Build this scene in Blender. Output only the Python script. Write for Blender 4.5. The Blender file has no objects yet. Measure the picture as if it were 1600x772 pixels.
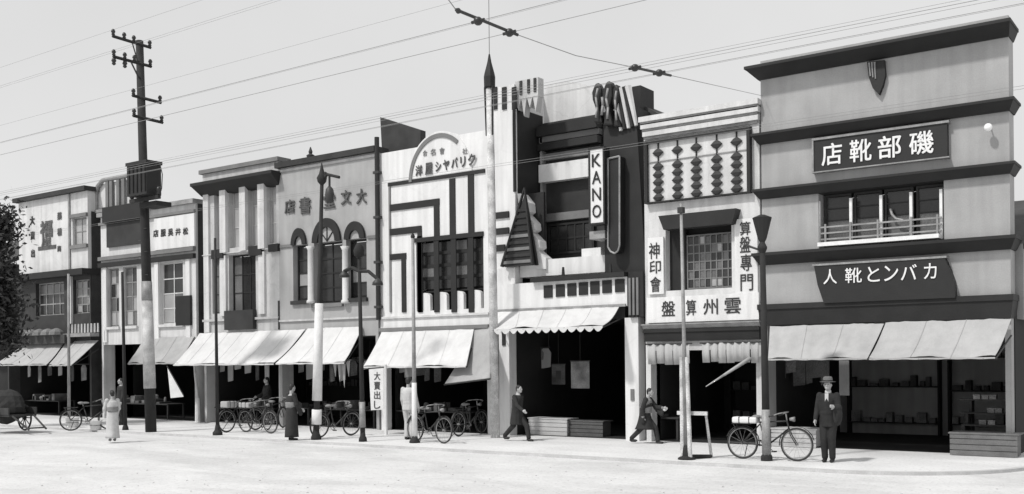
import bpy, bmesh, math, random
from mathutils import Vector, Matrix, noise as mnoise
random.seed(11)
R = math.radians
SC = bpy.context.scene
COL = SC.collection

# ------------------------------------------------------------------ camera
ALPHA = math.atan2(2232, 1600); ROLL = 0.0096; F = 1600.0; SHIFT = 178.5/1600
CAM = Vector((0, -23.5, 2.1))
FWD = Vector((-math.cos(ALPHA), math.sin(ALPHA), 0))
R0 = Vector((math.sin(ALPHA), math.cos(ALPHA), 0)); U0 = Vector((0, 0, 1))
CR = (R0*math.cos(ROLL) - U0*math.sin(ROLL)).normalized()
CU = (U0*math.cos(ROLL) + R0*math.sin(ROLL)).normalized()
cd = bpy.data.cameras.new('camera'); cam = bpy.data.objects.new('camera', cd); COL.objects.link(cam)
cam.matrix_world = Matrix(((CR.x, CU.x, -FWD.x, CAM.x), (CR.y, CU.y, -FWD.y, CAM.y), (CR.z, CU.z, -FWD.z, CAM.z), (0, 0, 0, 1)))
cd.sensor_width = 36; cd.sensor_fit = 'HORIZONTAL'; cd.lens = 36.0; cd.shift_y = SHIFT
cd.clip_start = 0.1; cd.clip_end = 5000
SC.camera = cam

# ------------------------------------------------------------------ world, sun, exposure
SUN_EL = R(52); SUN_DIR = Vector((0.33, 0.94, 0)).normalized()     # horizontal travel of the light
w = bpy.data.worlds.new('World'); SC.world = w; w.use_nodes = True
nt = w.node_tree; nt.nodes.clear()
wo = nt.nodes.new('ShaderNodeOutputWorld'); bg = nt.nodes.new('ShaderNodeBackground')
sk = nt.nodes.new('ShaderNodeTexSky'); sk.sky_type = 'NISHITA'; sk.sun_disc = False
sk.sun_elevation = SUN_EL; sk.sun_rotation = math.atan2(-SUN_DIR.x, -SUN_DIR.y)
sk.air_density = 1.0; sk.dust_density = 4.0; sk.ozone_density = 1.0
bw = nt.nodes.new('ShaderNodeRGBToBW')
mixs = nt.nodes.new('ShaderNodeMix'); mixs.data_type = 'FLOAT'; mixs.inputs[0].default_value = 0.82
mixs.inputs[3].default_value = 6.3                                   # an even veil of white cloud over the sky
nt.links.new(sk.outputs[0], bw.inputs[0]); nt.links.new(bw.outputs[0], mixs.inputs[2])
tcw = nt.nodes.new('ShaderNodeTexCoord'); cln = nt.nodes.new('ShaderNodeTexNoise'); cln.inputs['Scale'].default_value = 2.2; cln.inputs['Detail'].default_value = 5
clm = nt.nodes.new('ShaderNodeMapRange'); clm.inputs[1].default_value = .3; clm.inputs[2].default_value = .7; clm.inputs[3].default_value = .94; clm.inputs[4].default_value = 1.06
clx = nt.nodes.new('ShaderNodeMath'); clx.operation = 'MULTIPLY'                       # thin uneven cloud
nt.links.new(tcw.outputs['Generated'], cln.inputs['Vector']); nt.links.new(cln.outputs[0], clm.inputs[0]); nt.links.new(clm.outputs[0], clx.inputs[0]); nt.links.new(mixs.outputs[0], clx.inputs[1])
nt.links.new(clx.outputs[0], bg.inputs[0]); bg.inputs[1].default_value = 0.11
nt.links.new(bg.outputs[0], wo.inputs[0])
sd = bpy.data.lights.new('sun', 'SUN'); so = bpy.data.objects.new('sun', sd); COL.objects.link(so)
sd.energy = 2.3; sd.angle = R(4.0); sd.color = (1.0, 0.985, 0.965)
ld = Vector((SUN_DIR.x*math.cos(SUN_EL), SUN_DIR.y*math.cos(SUN_EL), -math.sin(SUN_EL)))
so.rotation_euler = ld.to_track_quat('-Z', 'Y').to_euler(); so.location = (0, -10, 40)
SC.view_settings.view_transform = 'Standard'; SC.view_settings.look = 'None'
SC.view_settings.exposure = 0.28; SC.view_settings.gamma = 1.0
SC.render.filter_size = 2.2
SC.cycles.max_bounces = 6; SC.cycles.diffuse_bounces = 3

# ------------------------------------------------------------------ photo pixel -> point on a world plane
def ray(px, py):
    return FWD + CR*((px-800)/F) + CU*((386-py)/F + SHIFT)
def W(px, py, y=0.0):
    d = ray(px, py); t = (y-CAM.y)/d.y; return CAM + d*t
def G(px, py, z=0.0):
    d = ray(px, py); t = (z-CAM.z)/d.z; return CAM + d*t
def rc(x0, y0, x1, y1, y=0.0):            # top-left / bottom-right pixel -> X0,X1,Z0,Z1 on a facade plane
    a = W(x0, y0, y); b = W(x1, y1, y); return a.x, b.x, b.z, a.z
def zz(px, py, y=0.0): return W(px, py, y).z
def xx(px, py, y=0.0): return W(px, py, y).x

# ------------------------------------------------------------------ materials (all grey: the place is seen in black and white)
def mat(name, v, var=0.12, scale=3.0, rough=0.85, bump=0.12, streak=0.0, fine=40.0, metal=0.0):
    m = bpy.data.materials.new(name); m.use_nodes = True
    t = m.node_tree; b = t.nodes['Principled BSDF']; L = t.links.new
    g = t.nodes.new('ShaderNodeNewGeometry')
    n1 = t.nodes.new('ShaderNodeTexNoise'); n1.inputs['Scale'].default_value = scale; n1.inputs['Detail'].default_value = 6
    n2 = t.nodes.new('ShaderNodeTexNoise'); n2.inputs['Scale'].default_value = fine; n2.inputs['Detail'].default_value = 3
    L(g.outputs['Position'], n1.inputs['Vector']); L(g.outputs['Position'], n2.inputs['Vector'])
    def remap(src, lo, hi, a=0.3, c=0.7):
        r = t.nodes.new('ShaderNodeMapRange'); r.inputs[1].default_value = a; r.inputs[2].default_value = c
        r.inputs[3].default_value = lo; r.inputs[4].default_value = hi; L(src, r.inputs[0]); return r.outputs[0]
    def mul(a, c):
        q = t.nodes.new('ShaderNodeMath'); q.operation = 'MULTIPLY'; L(a, q.inputs[0]); L(c, q.inputs[1]); return q.outputs[0]
    val = mul(remap(n1.outputs[0], v*(1-var), v*(1+var)), remap(n2.outputs[0], 1-var*0.7, 1+var*0.7))
    if streak > 0:
        mp = t.nodes.new('ShaderNodeMapping'); mp.inputs['Scale'].default_value = (5.0, 5.0, 0.35)
        n3 = t.nodes.new('ShaderNodeTexNoise'); n3.inputs['Scale'].default_value = 1.0; n3.inputs['Detail'].default_value = 5
        L(g.outputs['Position'], mp.inputs[0]); L(mp.outputs[0], n3.inputs['Vector'])
        val = mul(val, remap(n3.outputs[0], 1-streak, 1.0, 0.35, 0.6))
    cc = t.nodes.new('ShaderNodeCombineColor')
    for i in range(3): L(val, cc.inputs[i])
    L(cc.outputs[0], b.inputs['Base Color'])
    b.inputs['Roughness'].default_value = rough; b.inputs['Metallic'].default_value = metal
    if bump > 0:
        bp = t.nodes.new('ShaderNodeBump'); bp.inputs['Strength'].default_value = bump; bp.inputs['Distance'].default_value = 0.02
        L(n2.outputs[0], bp.inputs['Height']); L(bp.outputs[0], b.inputs['Normal'])
    return m
M = {}
M['white'] = mat('white_plaster', 0.72, 0.05, 1.6, streak=0.14)
M['white2'] = mat('off_white_plaster', 0.62, 0.08, 1.4, streak=0.16)
M['pale'] = mat('pale_render', 0.50, 0.10, 1.2, streak=0.18)
M['grey'] = mat('grey_render', 0.30, 0.12, 1.3, streak=0.16)
M['grey2'] = mat('grey_stucco', 0.36, 0.10, 1.0, streak=0.09)
M['midgrey'] = mat('mid_grey_paint', 0.17, 0.15, 2.0)
M['dark'] = mat('dark_paint', 0.011, 0.3, 2.5, rough=0.7)
M['dark2'] = mat('dark_weathered_paint', 0.026, 0.3, 2.0, rough=0.75)
M['black'] = mat('black_lacquer', 0.009, 0.25, 3, rough=0.55)
M['wood'] = mat('dark_timber', 0.032, 0.3, 2.5, rough=0.8)
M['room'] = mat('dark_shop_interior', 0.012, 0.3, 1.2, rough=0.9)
M['goods'] = mat('shop_goods', 0.06, 0.6, 2.2, rough=0.9)
M['goods2'] = mat('pale_shop_goods', 0.17, 0.5, 3.0, rough=0.9)
M['glass'] = mat('dark_window_glass', 0.03, 0.35, 0.8, rough=0.18, bump=0)
M['glass_pale'] = mat('curtained_glass', 0.34, 0.2, 0.9, rough=0.3, bump=0)
M['glass_mid'] = mat('dusty_glass', 0.13, 0.35, 1.0, rough=0.25, bump=0)
M['canvas'] = mat('white_awning_canvas', 0.60, 0.07, 1.0, rough=0.95, bump=0.2, streak=0.08)
M['canvas2'] = mat('grey_awning_canvas', 0.40, 0.07, 1.0, rough=0.95, bump=0.2, streak=0.08)
M['canvas3'] = mat('worn_awning_canvas', 0.36, 0.1, 1.0, rough=0.95, bump=0.2, streak=0.1)
M['cloth'] = mat('white_cloth', 0.66, 0.08, 4, rough=0.95)
M['tile'] = mat('roof_tile', 0.045, 0.25, 4, rough=0.8)
M['pole'] = mat('tarred_pole_wood', 0.018, 0.3, 3, rough=0.85)
M['iron'] = mat('dark_iron', 0.03, 0.3, 4, rough=0.55)
M['steel'] = mat('worn_grey_steel', 0.25, 0.25, 4, rough=0.5)
M['polepaint'] = mat('weathered_pole_paint', 0.5, 0.35, 3.5, rough=0.8)
M['polewhite'] = mat('white_pole_paint', 0.66, 0.1, 4, rough=0.8)
M['sleeve'] = mat('weathered_white_sleeve', 0.42, 0.3, 3.0, rough=0.85)
M['wire'] = mat('dull_wire', 0.24, 0.1, 2, rough=0.7, bump=0)
M['ins'] = mat('dark_insulator', 0.02, 0.2, 3, rough=0.4, bump=0)
M['ink'] = mat('dark_sign_paint', 0.03, 0.25, 8, rough=0.75, bump=0)
M['inkg'] = mat('faded_sign_paint', 0.075, 0.35, 6, rough=0.8, bump=0)
M['letter'] = mat('white_sign_paint', 0.72, 0.08, 8, rough=0.7, bump=0)
M['lamp'] = mat('milk_glass', 0.85, 0.02, 3, rough=0.25, bump=0)
M['leaf'] = mat('dark_foliage', 0.035, 0.4, 5, rough=0.8, bump=0)
M['bark'] = mat('bark', 0.06, 0.3, 8, rough=0.9, bump=0.4)
M['skin'] = mat('skin', 0.36, 0.06, 8, rough=0.6, bump=0)
M['hair'] = mat('dark_hair', 0.015, 0.2, 20, rough=0.6, bump=0.1)
M['suit'] = mat('dark_suit_cloth', 0.016, 0.25, 8, rough=0.9, bump=0.1)
M['coat'] = mat('charcoal_cloth', 0.022, 0.25, 8, rough=0.9, bump=0.1)
M['shirt'] = mat('pale_cotton', 0.48, 0.1, 8, rough=0.9, bump=0.1)
M['greycloth'] = mat('grey_cloth', 0.2, 0.2, 8, rough=0.9, bump=0.1)
M['felt'] = mat('grey_felt', 0.12, 0.15, 12, rough=0.95, bump=0.1)
M['rubber'] = mat('tyre_rubber', 0.03, 0.2, 8, rough=0.8, bump=0)
M['kerb'] = mat('kerb_stone', 0.47, 0.12, 3)
M['road'] = mat('pale_dust_road', 0.60, 0.08, 0.6, rough=0.95, bump=0.25, fine=9)
M['walk'] = mat('pale_trodden_pavement', 0.66, 0.07, 0.8, rough=0.95, bump=0.2, fine=12)

# ------------------------------------------------------------------ mesh builder
class MB:
    def __init__(s): s.v = []; s.f = []
    def add(s, vs, fs):
        o = len(s.v); s.v += [tuple(p) for p in vs]; s.f += [tuple(i+o for i in f) for f in fs]; return s
    def box(s, x0, x1, y0, y1, z0, z1):
        if x0 > x1: x0, x1 = x1, x0
        if y0 > y1: y0, y1 = y1, y0
        if z0 > z1: z0, z1 = z1, z0
        return s.add([(x0,y0,z0),(x1,y0,z0),(x1,y1,z0),(x0,y1,z0),(x0,y0,z1),(x1,y0,z1),(x1,y1,z1),(x0,y1,z1)],
              [(0,3,2,1),(4,5,6,7),(0,1,5,4),(1,2,6,5),(2,3,7,6),(3,0,4,7)])
    def frustum(s, a, b):     # two (x0,x1,y0,y1,z) rectangles, a below b
        vs = []
        for (x0,x1,y0,y1,z) in (a, b): vs += [(x0,y0,z),(x1,y0,z),(x1,y1,z),(x0,y1,z)]
        return s.add(vs, [(0,3,2,1),(4,5,6,7),(0,1,5,4),(1,2,6,5),(2,3,7,6),(3,0,4,7)])
    def prism(s, pts, y0, y1):  # pts in (x,z), any winding, convex or mild concave
        n = len(pts)
        ar = sum(pts[i][0]*pts[(i+1)%n][1]-pts[(i+1)%n][0]*pts[i][1] for i in range(n))
        if ar < 0: pts = pts[::-1]
        vs = [(p[0], y0, p[1]) for p in pts] + [(p[0], y1, p[1]) for p in pts]
        fs = [tuple(range(n)), tuple(range(2*n-1, n-1, -1))]
        for i in range(n):
            j = (i+1) % n; fs.append((i, n+i, n+j, j))
        return s.add(vs, fs)
    def slab(s, q, th):          # 4 corner points, thickness along the normal
        q = [Vector(p) for p in q]; nrm = (q[1]-q[0]).cross(q[3]-q[0]).normalized()*th
        vs = q + [p-nrm for p in q]
        return s.add(vs, [(0,1,2,3),(7,6,5,4),(0,4,5,1),(1,5,6,2),(2,6,7,3),(3,7,4,0)])
    def tube(s, p0, p1, r0, r1=None, n=8, e=(1, 1)):
        if r1 is None: r1 = r0
        p0 = Vector(p0); p1 = Vector(p1); d = (p1-p0)
        if d.length < 1e-6: return s
        d.normalize()
        a = Vector((1, 0, 0)) if abs(d.x) < 0.9 else Vector((0, 1, 0))
        b = (a - d*a.dot(d)).normalized(); c = d.cross(b)
        vs = []
        for p, r in ((p0, r0), (p1, r1)):
            for i in range(n):
                t = 2*math.pi*i/n; vs.append(p + b*(math.cos(t)*r*e[0]) + c*(math.sin(t)*r*e[1]))
        fs = [tuple(range(n-1, -1, -1)), tuple(range(n, 2*n))]
        for i in range(n):
            j = (i+1) % n; fs.append((i, j, n+j, n+i))
        return s.add(vs, fs)
    def path(s, pts, r, n=6):
        for a, b in zip(pts[:-1], pts[1:]): s.tube(a, b, r, r, n)
        return s
    def lathe(s, c, prof, n=14):   # prof: (radius, z) from bottom to top
        c = Vector(c); k = len(prof); vs = []
        for (r, z) in prof:
            for i in range(n):
                t = 2*math.pi*i/n; vs.append((c.x+r*math.cos(t), c.y+r*math.sin(t), c.z+z))
        fs = [tuple(range(n-1, -1, -1)), tuple(range((k-1)*n, k*n))]
        for q in range(k-1):
            for i in range(n):
                j = (i+1) % n; fs.append((q*n+i, q*n+j, (q+1)*n+j, (q+1)*n+i))
        return s.add(vs, fs)
    def ell(s, c, r, nu=12, nv=8):
        c = Vector(c); vs = [(c.x, c.y, c.z-r[2])]; 
        for j in range(1, nv):
            ph = -math.pi/2 + math.pi*j/nv
            for i in range(nu):
                t = 2*math.pi*i/nu
                vs.append((c.x+r[0]*math.cos(ph)*math.cos(t), c.y+r[1]*math.cos(ph)*math.sin(t), c.z+r[2]*math.sin(ph)))
        vs.append((c.x, c.y, c.z+r[2])); fs = []
        for i in range(nu): fs.append((0, 1+(i+1) % nu, 1+i))
        for j in range(nv-2):
            for i in range(nu):
                a = 1+j*nu+i; b = 1+j*nu+(i+1) % nu; fs.append((a, b, b+nu, a+nu))
        top = len(vs)-1; o = 1+(nv-2)*nu
        for i in range(nu): fs.append((o+i, o+(i+1) % nu, top))
        return s.add(vs, fs)
    def torus(s, c, Rr, r, axis='y', n=24, m=6):
        c = Vector(c); vs = []; fs = []
        for i in range(n):
            t = 2*math.pi*i/n
            for j in range(m):
                q = 2*math.pi*j/m; rr = Rr + r*math.cos(q); h = r*math.sin(q)
                vs.append((c.x+rr*math.cos(t), c.y+h, c.z+rr*math.sin(t)))
        for i in range(n):
            for j in range(m):
                a = i*m+j; b = i*m+(j+1) % m; k = ((i+1) % n)*m
                fs.append((a, k+j, k+(j+1) % m, b))
        return s.add(vs, fs)
    def build(s, name, m, parent=None, smooth=False):
        me = bpy.data.meshes.new(name); off = Vector((0, 0, 0))
        if parent is not None and not parent.get('_local'): off = wloc(parent)
        me.from_pydata([(p[0]-off.x, p[1]-off.y, p[2]-off.z) for p in s.v], [], s.f); me.update()
        me.materials.append(m)
        if smooth:
            for p in me.polygons: p.use_smooth = True
        o = bpy.data.objects.new(name, me); COL.objects.link(o)
        if parent is not None:
            o.parent = parent
            if parent.get('_local'): o['_local'] = 1
        return o
def wloc(o):
    l = Vector((0, 0, 0))
    while o is not None: l = l + o.location; o = o.parent
    return l
def thing(name, label, cat, loc=(0, 0, 0), group=None, rz=0.0, local=False):
    o = bpy.data.objects.new(name, None); COL.objects.link(o); o.location = loc; o.rotation_euler = (0, 0, rz)
    o.empty_display_size = 0.2; tag(o, label, cat, group)
    if local: o['_local'] = 1
    return o
def tag(o, label, cat, group=None):
    o['label'] = label; o['category'] = cat
    if group: o['group'] = group
    return o
def struct(o): o['kind'] = 'structure'; return o
def copy_tree(o, parent=None):
    c = o.copy(); COL.objects.link(c)
    if parent is not None: c.parent = parent
    for ch in [k for k in o.children]: copy_tree(ch, c)
    return c
_glyph = {}
def glyph_mesh(ch, off=0.0):
    if (ch, off) in _glyph: return _glyph[(ch, off)]
    cu = bpy.data.curves.new('character', 'FONT'); cu.body = ch; cu.size = 1.0; cu.offset = off; cu.resolution_u = 3
    ob = bpy.data.objects.new('character', cu); COL.objects.link(ob)
    dg = bpy.context.evaluated_depsgraph_get(); dg.update()
    me = bpy.data.meshes.new_from_object(ob.evaluated_get(dg))
    bpy.data.objects.remove(ob); bpy.data.curves.remove(cu)
    P = [v.co.copy() for v in me.vertices]; Fs = [tuple(p.vertices) for p in me.polygons]
    bpy.data.meshes.remove(me)
    if not P: _glyph[(ch, off)] = ([], []); return [], []
    a = min(p.x for p in P); b = max(p.x for p in P); c = min(p.y for p in P); d = max(p.y for p in P)
    P = [((p.x-a)/(b-a), (p.y-c)/(d-c)) for p in P]
    _glyph[(ch, off)] = (P, Fs); return P, Fs
def char(ch, X0, X1, Z0, Z1, y, m, parent, th=0.02, off=0.012, skew=0.0):
    """one painted / raised character filling a rectangle on the plane y, standing th proud of it"""
    P, Fs = glyph_mesh(ch, 0.0)
    mb = MB(); n = len(P); bo = off*1.1*(X1-X0)
    if bo > 0:                                   # a heavier brush: the same strokes again, shifted by a part of their width
        for (dx, dz, dy) in ((bo, 0, .0012), (0, bo, .0024), (bo, bo, .0036)):
            mb.add([(X0+(X1-X0-bo)*p[0]+dx, y-th-dy, Z0+(Z1-Z0-bo)*p[1]+dz) for p in P], Fs)
        X1 -= bo; Z1 -= bo
    def at(p, yy): return (X0+(X1-X0)*p[0], yy, Z0+(Z1-Z0)*p[1]+skew*(X1-X0)*p[0])
    edges = {}
    for f in Fs:
        for i in range(len(f)):
            k = (f[i], f[(i+1) % len(f)]); edges[k] = 1
    fs = [f for f in Fs]
    vs = [at(p, y-th) for p in P] + [at(p, y-0.002) for p in P]
    for (i, j) in list(edges):
        if (j, i) not in edges: fs.append((j, i, n+i, n+j))
    mb.add(vs, fs)
    return mb.build('character', m, parent)
def chars_px(seq, y, m, parent, **k):
    for ch, x0, y0, x1, y1 in seq:
        X0, X1, Z0, Z1 = rc(x0, y0, x1, y1, y); char(ch, X0, X1, Z0, Z1, y, m, parent, **k)

def facade(root, m, X0, X1, Z0, Z1, yf, th, holes, name='wall'):
    """front wall with real openings, th thick"""
    xs = sorted(set([X0, X1]+[h[0] for h in holes]+[h[1] for h in holes])); zs = sorted(set([Z0, Z1]+[h[2] for h in holes]+[h[3] for h in holes]))
    xs = [x for x in xs if X0-1e-6 <= x <= X1+1e-6]; zs = [z for z in zs if Z0-1e-6 <= z <= Z1+1e-6]
    idx = {}; vs = []; fs = []
    def v(x, z, k):
        key = (round(x, 5), round(z, 5), k)
        if key not in idx: idx[key] = len(vs); vs.append((x, yf if k == 0 else yf+th, z))
        return idx[key]
    def solid(i, j):
        if i < 0 or j < 0 or i >= len(xs)-1 or j >= len(zs)-1: return False
        cx = (xs[i]+xs[i+1])/2; cz = (zs[j]+zs[j+1])/2
        return not any(h[0] < cx < h[1] and h[2] < cz < h[3] for h in holes)
    for i in range(len(xs)-1):
        for j in range(len(zs)-1):
            if not solid(i, j): continue
            a, b, c, d = xs[i], xs[i+1], zs[j], zs[j+1]
            fs.append((v(a,c,0), v(b,c,0), v(b,d,0), v(a,d,0)))
            fs.append((v(a,c,1), v(a,d,1), v(b,d,1), v(b,c,1)))
            if not solid(i-1, j): fs.append((v(a,c,0), v(a,d,0), v(a,d,1), v(a,c,1)))
            if not solid(i+1, j): fs.append((v(b,c,0), v(b,c,1), v(b,d,1), v(b,d,0)))
            if not solid(i, j-1): fs.append((v(a,c,0), v(a,c,1), v(b,c,1), v(b,c,0)))
            if not solid(i, j+1): fs.append((v(a,d,0), v(b,d,0), v(b,d,1), v(a,d,1)))
    return MB().add(vs, fs).build(name, m, root)
def window(root, X0, X1, Z0, Z1, y, nx, nz, mf, mp, fr=0.05, bar=0.028, dep=0.06, pick=None):
    mb = MB()
    mb.box(X0, X0+fr, y, y+dep, Z0, Z1); mb.box(X1-fr, X1, y, y+dep, Z0, Z1)
    mb.box(X0+fr, X1-fr, y, y+dep, Z0, Z0+fr); mb.box(X0+fr, X1-fr, y, y+dep, Z1-fr, Z1)
    a0, a1, c0, c1 = X0+fr, X1-fr, Z0+fr, Z1-fr
    for i in range(1, nx):
        x = a0+(a1-a0)*i/nx; mb.box(x-bar/2, x+bar/2, y+0.005, y+dep-0.005, c0, c1)
    for j in range(1, nz):
        z = c0+(c1-c0)*j/nz; mb.box(a0, a1, y+0.009, y+dep-0.009, z-bar/2, z+bar/2)
    o = mb.build('window', mf, root)
    for i in range(nx):
        for j in range(nz):
            x0 = a0+(a1-a0)*i/nx+bar/2; x1 = a0+(a1-a0)*(i+1)/nx-bar/2
            z0 = c0+(c1-c0)*j/nz+bar/2; z1 = c0+(c1-c0)*(j+1)/nz-bar/2
            mm = mp if pick is None else pick(i, j)
            t = random.uniform(-0.004, 0.004)
            MB().box(x0, x1, y+0.028+t, y+0.036+t, z0, z1).build('pane', mm, o)
    return o
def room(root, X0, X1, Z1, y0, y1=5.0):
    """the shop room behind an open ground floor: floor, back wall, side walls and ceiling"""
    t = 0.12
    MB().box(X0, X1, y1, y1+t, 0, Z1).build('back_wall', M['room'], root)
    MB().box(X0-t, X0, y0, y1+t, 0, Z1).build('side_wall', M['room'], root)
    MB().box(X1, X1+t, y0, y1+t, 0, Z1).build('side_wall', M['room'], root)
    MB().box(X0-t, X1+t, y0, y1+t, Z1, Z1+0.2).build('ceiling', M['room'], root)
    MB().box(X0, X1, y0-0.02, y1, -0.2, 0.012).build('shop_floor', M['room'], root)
def shelves(X0, X1, Y, Zmax, label, n=3, root=None):
    """timber shelf unit against the back wall with goods standing on it"""
    t = thing('shop_shelf', label, 'shelf', ((X0+X1)/2, Y, 0), 'shelves inside the shops')
    mb = MB(); mb.box(X0, X0+.05, Y-.35, Y, 0, Zmax); mb.box(X1-.05, X1, Y-.35, Y, 0, Zmax); mb.box(X0+.05, X1-.05, Y-.03, Y, 0, Zmax)
    mb.build('frame', M['room'], t)
    for k in range(n):
        z = 0.35+(Zmax-0.45)*k/max(1, n-1)
        MB().box(X0+.05, X1-.05, Y-.35, Y-.031, z-.03, z).build('shelf_board', M['room'], t)
        g = MB(); x = X0+.1
        while x < X1-.25:
            ww = random.uniform(.1, .24); h = random.uniform(.08, .3)
            g.box(x, x+ww, Y-.3, Y-.08, z, z+h); x += ww+random.uniform(.02, .12)
        g.build('goods', M['goods'] if k % 2 else M['goods2'], t)['kind'] = 'stuff'
    return t
def rear(root, X0, X1, z_eave, z_ridge, y0=0.6, y1=9.0, mw=None):
    """the ordinary gabled house behind the signboard front"""
    mw = mw or M['wood']
    MB().box(X0, X1, y0+4.8, y1, 0, z_eave).build('rear_wall', mw, root)
    MB().box(X0, X1, y0, y0+4.8, z_eave-1.6, z_eave).build('rear_wall', mw, root)
    ym = (y0+y1)/2; r = MB()
    r.slab([(X0-.2, y0, z_eave), (X1+.2, y0, z_eave), (X1+.2, ym, z_ridge), (X0-.2, ym, z_ridge)], .12)
    r.slab([(X0-.2, ym, z_ridge), (X1+.2, ym, z_ridge), (X1+.2, y1+.4, z_eave), (X0-.2, y1+.4, z_eave)], .12)
    r.build('roof', M['tile'], root)
    for x in (X0+.05, X1-.05): MB().add([(x-.04, y0, z_eave-.05), (x-.04, y1, z_eave-.05), (x-.04, ym, z_ridge-.13), (x+.04, y0, z_eave-.05), (x+.04, y1, z_eave-.05), (x+.04, ym, z_ridge-.13)], [(0, 2, 1), (3, 4, 5), (0, 1, 4, 3), (1, 2, 5, 4), (2, 0, 3, 5)]).build('gable', mw, root)
def band(root, X0, X1, z0, z1, p_top, p_bot, ov, m, name='cornice', y=0.0, back=0.5, ovr=None):
    d_ = 0 if ovr is None else ov-ovr
    """moulded string course: p_bot / p_top = projection below / above, ov = end overhang"""
    mb = MB(); h = z1-z0
    mb.frustum((X0-ov*.2, X1+ov*.2-d_*.2, y-p_bot, y+back, z0), (X0-ov, X1+ov-d_, y-p_top, y+back, z1-h*.25))
    mb.box(X0-ov-.015, X1+ov+.015-d_, y-p_top-.03, y+back+.01, z1-h*.25, z1)
    return mb.build(name, m, root)
def awning(label, tl, tr, bl, br, ytop, yfront, m, val=0.0, scallop=0, arms=True, seam=6, cat='awning'):
    """canvas stretched from a wall batten to a front bar; pixels give the four corners on their planes"""
    A = W(*tl, ytop); B = W(*tr, ytop); C = W(*br, yfront); D = W(*bl, yfront)
    zt = (A.z+B.z)/2; zf = (C.z+D.z)/2; A.z = B.z = zt; C.z = D.z = zf
    t = thing('shop_awning', label, cat, ((A.x+B.x)/2, ytop, zf), 'canvas awnings over the shop fronts')
    nx, ny = 44, 9; vs = []; fs = []
    for k in (0, 1):
        for j in range(ny+1):
            for i in range(nx+1):
                u = i/nx; q = j/ny
                p = (A.lerp(B, u)).lerp(D.lerp(C, u), q)
                sag = 0.075*math.sin(math.pi*q)*(0.65+0.35*math.sin(u*seam*math.pi*2+A.x)) + 0.02*mnoise.noise(Vector((p.x*2.3+A.x, q*1.2, 0)))+.014*mnoise.noise(Vector((p.x*7, q*1.5, 3)))+.03*q**6*math.sin(u*11+A.x)
                vs.append((p.x, p.y+k*.012, p.z-sag-k*.012))
    N = (nx+1)*(ny+1)
    for j in range(ny):
        for i in range(nx):
            a = j*(nx+1)+i; fs.append((a, a+nx+1, a+nx+2, a+1)); fs.append((N+a, N+a+1, N+a+nx+2, N+a+nx+1))
    MB().add(vs, fs).build('canvas', m, t, True)
    sm_ = max(3, int(abs(B.x-A.x)/.75)); mbs = MB()
    for k in range(1, sm_):
        i = round(nx*k/sm_); mbs.path([Vector(vs[j*(nx+1)+i])+Vector((0, -.004, .006)) for j in range(ny+1)], .0045, 4)
    mbs.build('seam', m, t)['kind'] = 'stuff'
    if val > 0:
        n = max(nx, scallop*8) if scallop else nx; vs = []; fs = []
        for i in range(n+1):
            u = i/n; p = D.lerp(C, u)
            d = val*(0.35+0.65*abs(math.sin(u*scallop*math.pi))) if scallop else val*(1+.12*math.sin(u*37))
            yy = yfront-.012+.012*math.sin(u*50)
            vs += [(p.x, yy, zf-.005), (p.x, yy, zf-d)]
        for i in range(n): fs.append((2*i, 2*i+1, 2*i+3, 2*i+2))
        MB().add(vs, fs).build('valance', m, t, True)
    MB().tube((D.x-.03, yfront+.02, zf-.03), (C.x+.03, yfront+.02, zf-.03), .022).build('front_bar', M['wood'], t)
    if arms:
        for P, Q in ((A, D), (B, C)):
            MB().tube((P.x, ytop, zt-.35 if zt-.35 > zf-.4 else zf-.4), (Q.x, yfront+.03, zf-.035), .018).build('arm', M['iron'], t)
    return t

def rutted(m, dark=.8):
    t = m.node_tree; b = t.nodes['Principled BSDF']; src = b.inputs['Base Color'].links[0].from_socket; L = t.links.new
    g = t.nodes.new('ShaderNodeNewGeometry'); mp = t.nodes.new('ShaderNodeMapping'); mp.inputs['Scale'].default_value = (.22, .62, 1)
    n = t.nodes.new('ShaderNodeTexNoise'); n.inputs['Scale'].default_value = 1.0; n.inputs['Detail'].default_value = 6; n.inputs['Distortion'].default_value = 1.2
    L(g.outputs['Position'], mp.inputs[0]); L(mp.outputs[0], n.inputs['Vector'])
    r = t.nodes.new('ShaderNodeMapRange'); r.inputs[1].default_value = .36; r.inputs[2].default_value = .56; r.inputs[3].default_value = dark; r.inputs[4].default_value = 1.0; L(n.outputs[0], r.inputs[0])
    n2 = t.nodes.new('ShaderNodeTexNoise'); n2.inputs['Scale'].default_value = 16; n2.inputs['Detail'].default_value = 4; L(g.outputs['Position'], n2.inputs['Vector'])
    r2 = t.nodes.new('ShaderNodeMapRange'); r2.inputs[1].default_value = .58; r2.inputs[2].default_value = .7; r2.inputs[3].default_value = 1.0; r2.inputs[4].default_value = .72; L(n2.outputs[0], r2.inputs[0])
    q = t.nodes.new('ShaderNodeMath'); q.operation = 'MULTIPLY'; L(r.outputs[0], q.inputs[0]); L(r2.outputs[0], q.inputs[1])
    mx = t.nodes.new('ShaderNodeVectorMath'); mx.operation = 'SCALE'; L(src, mx.inputs[0]); L(q.outputs[0], mx.inputs['Scale']); L(mx.outputs[0], b.inputs['Base Color'])
rutted(M['road'], .88); rutted(M['walk'], .92)
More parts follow.
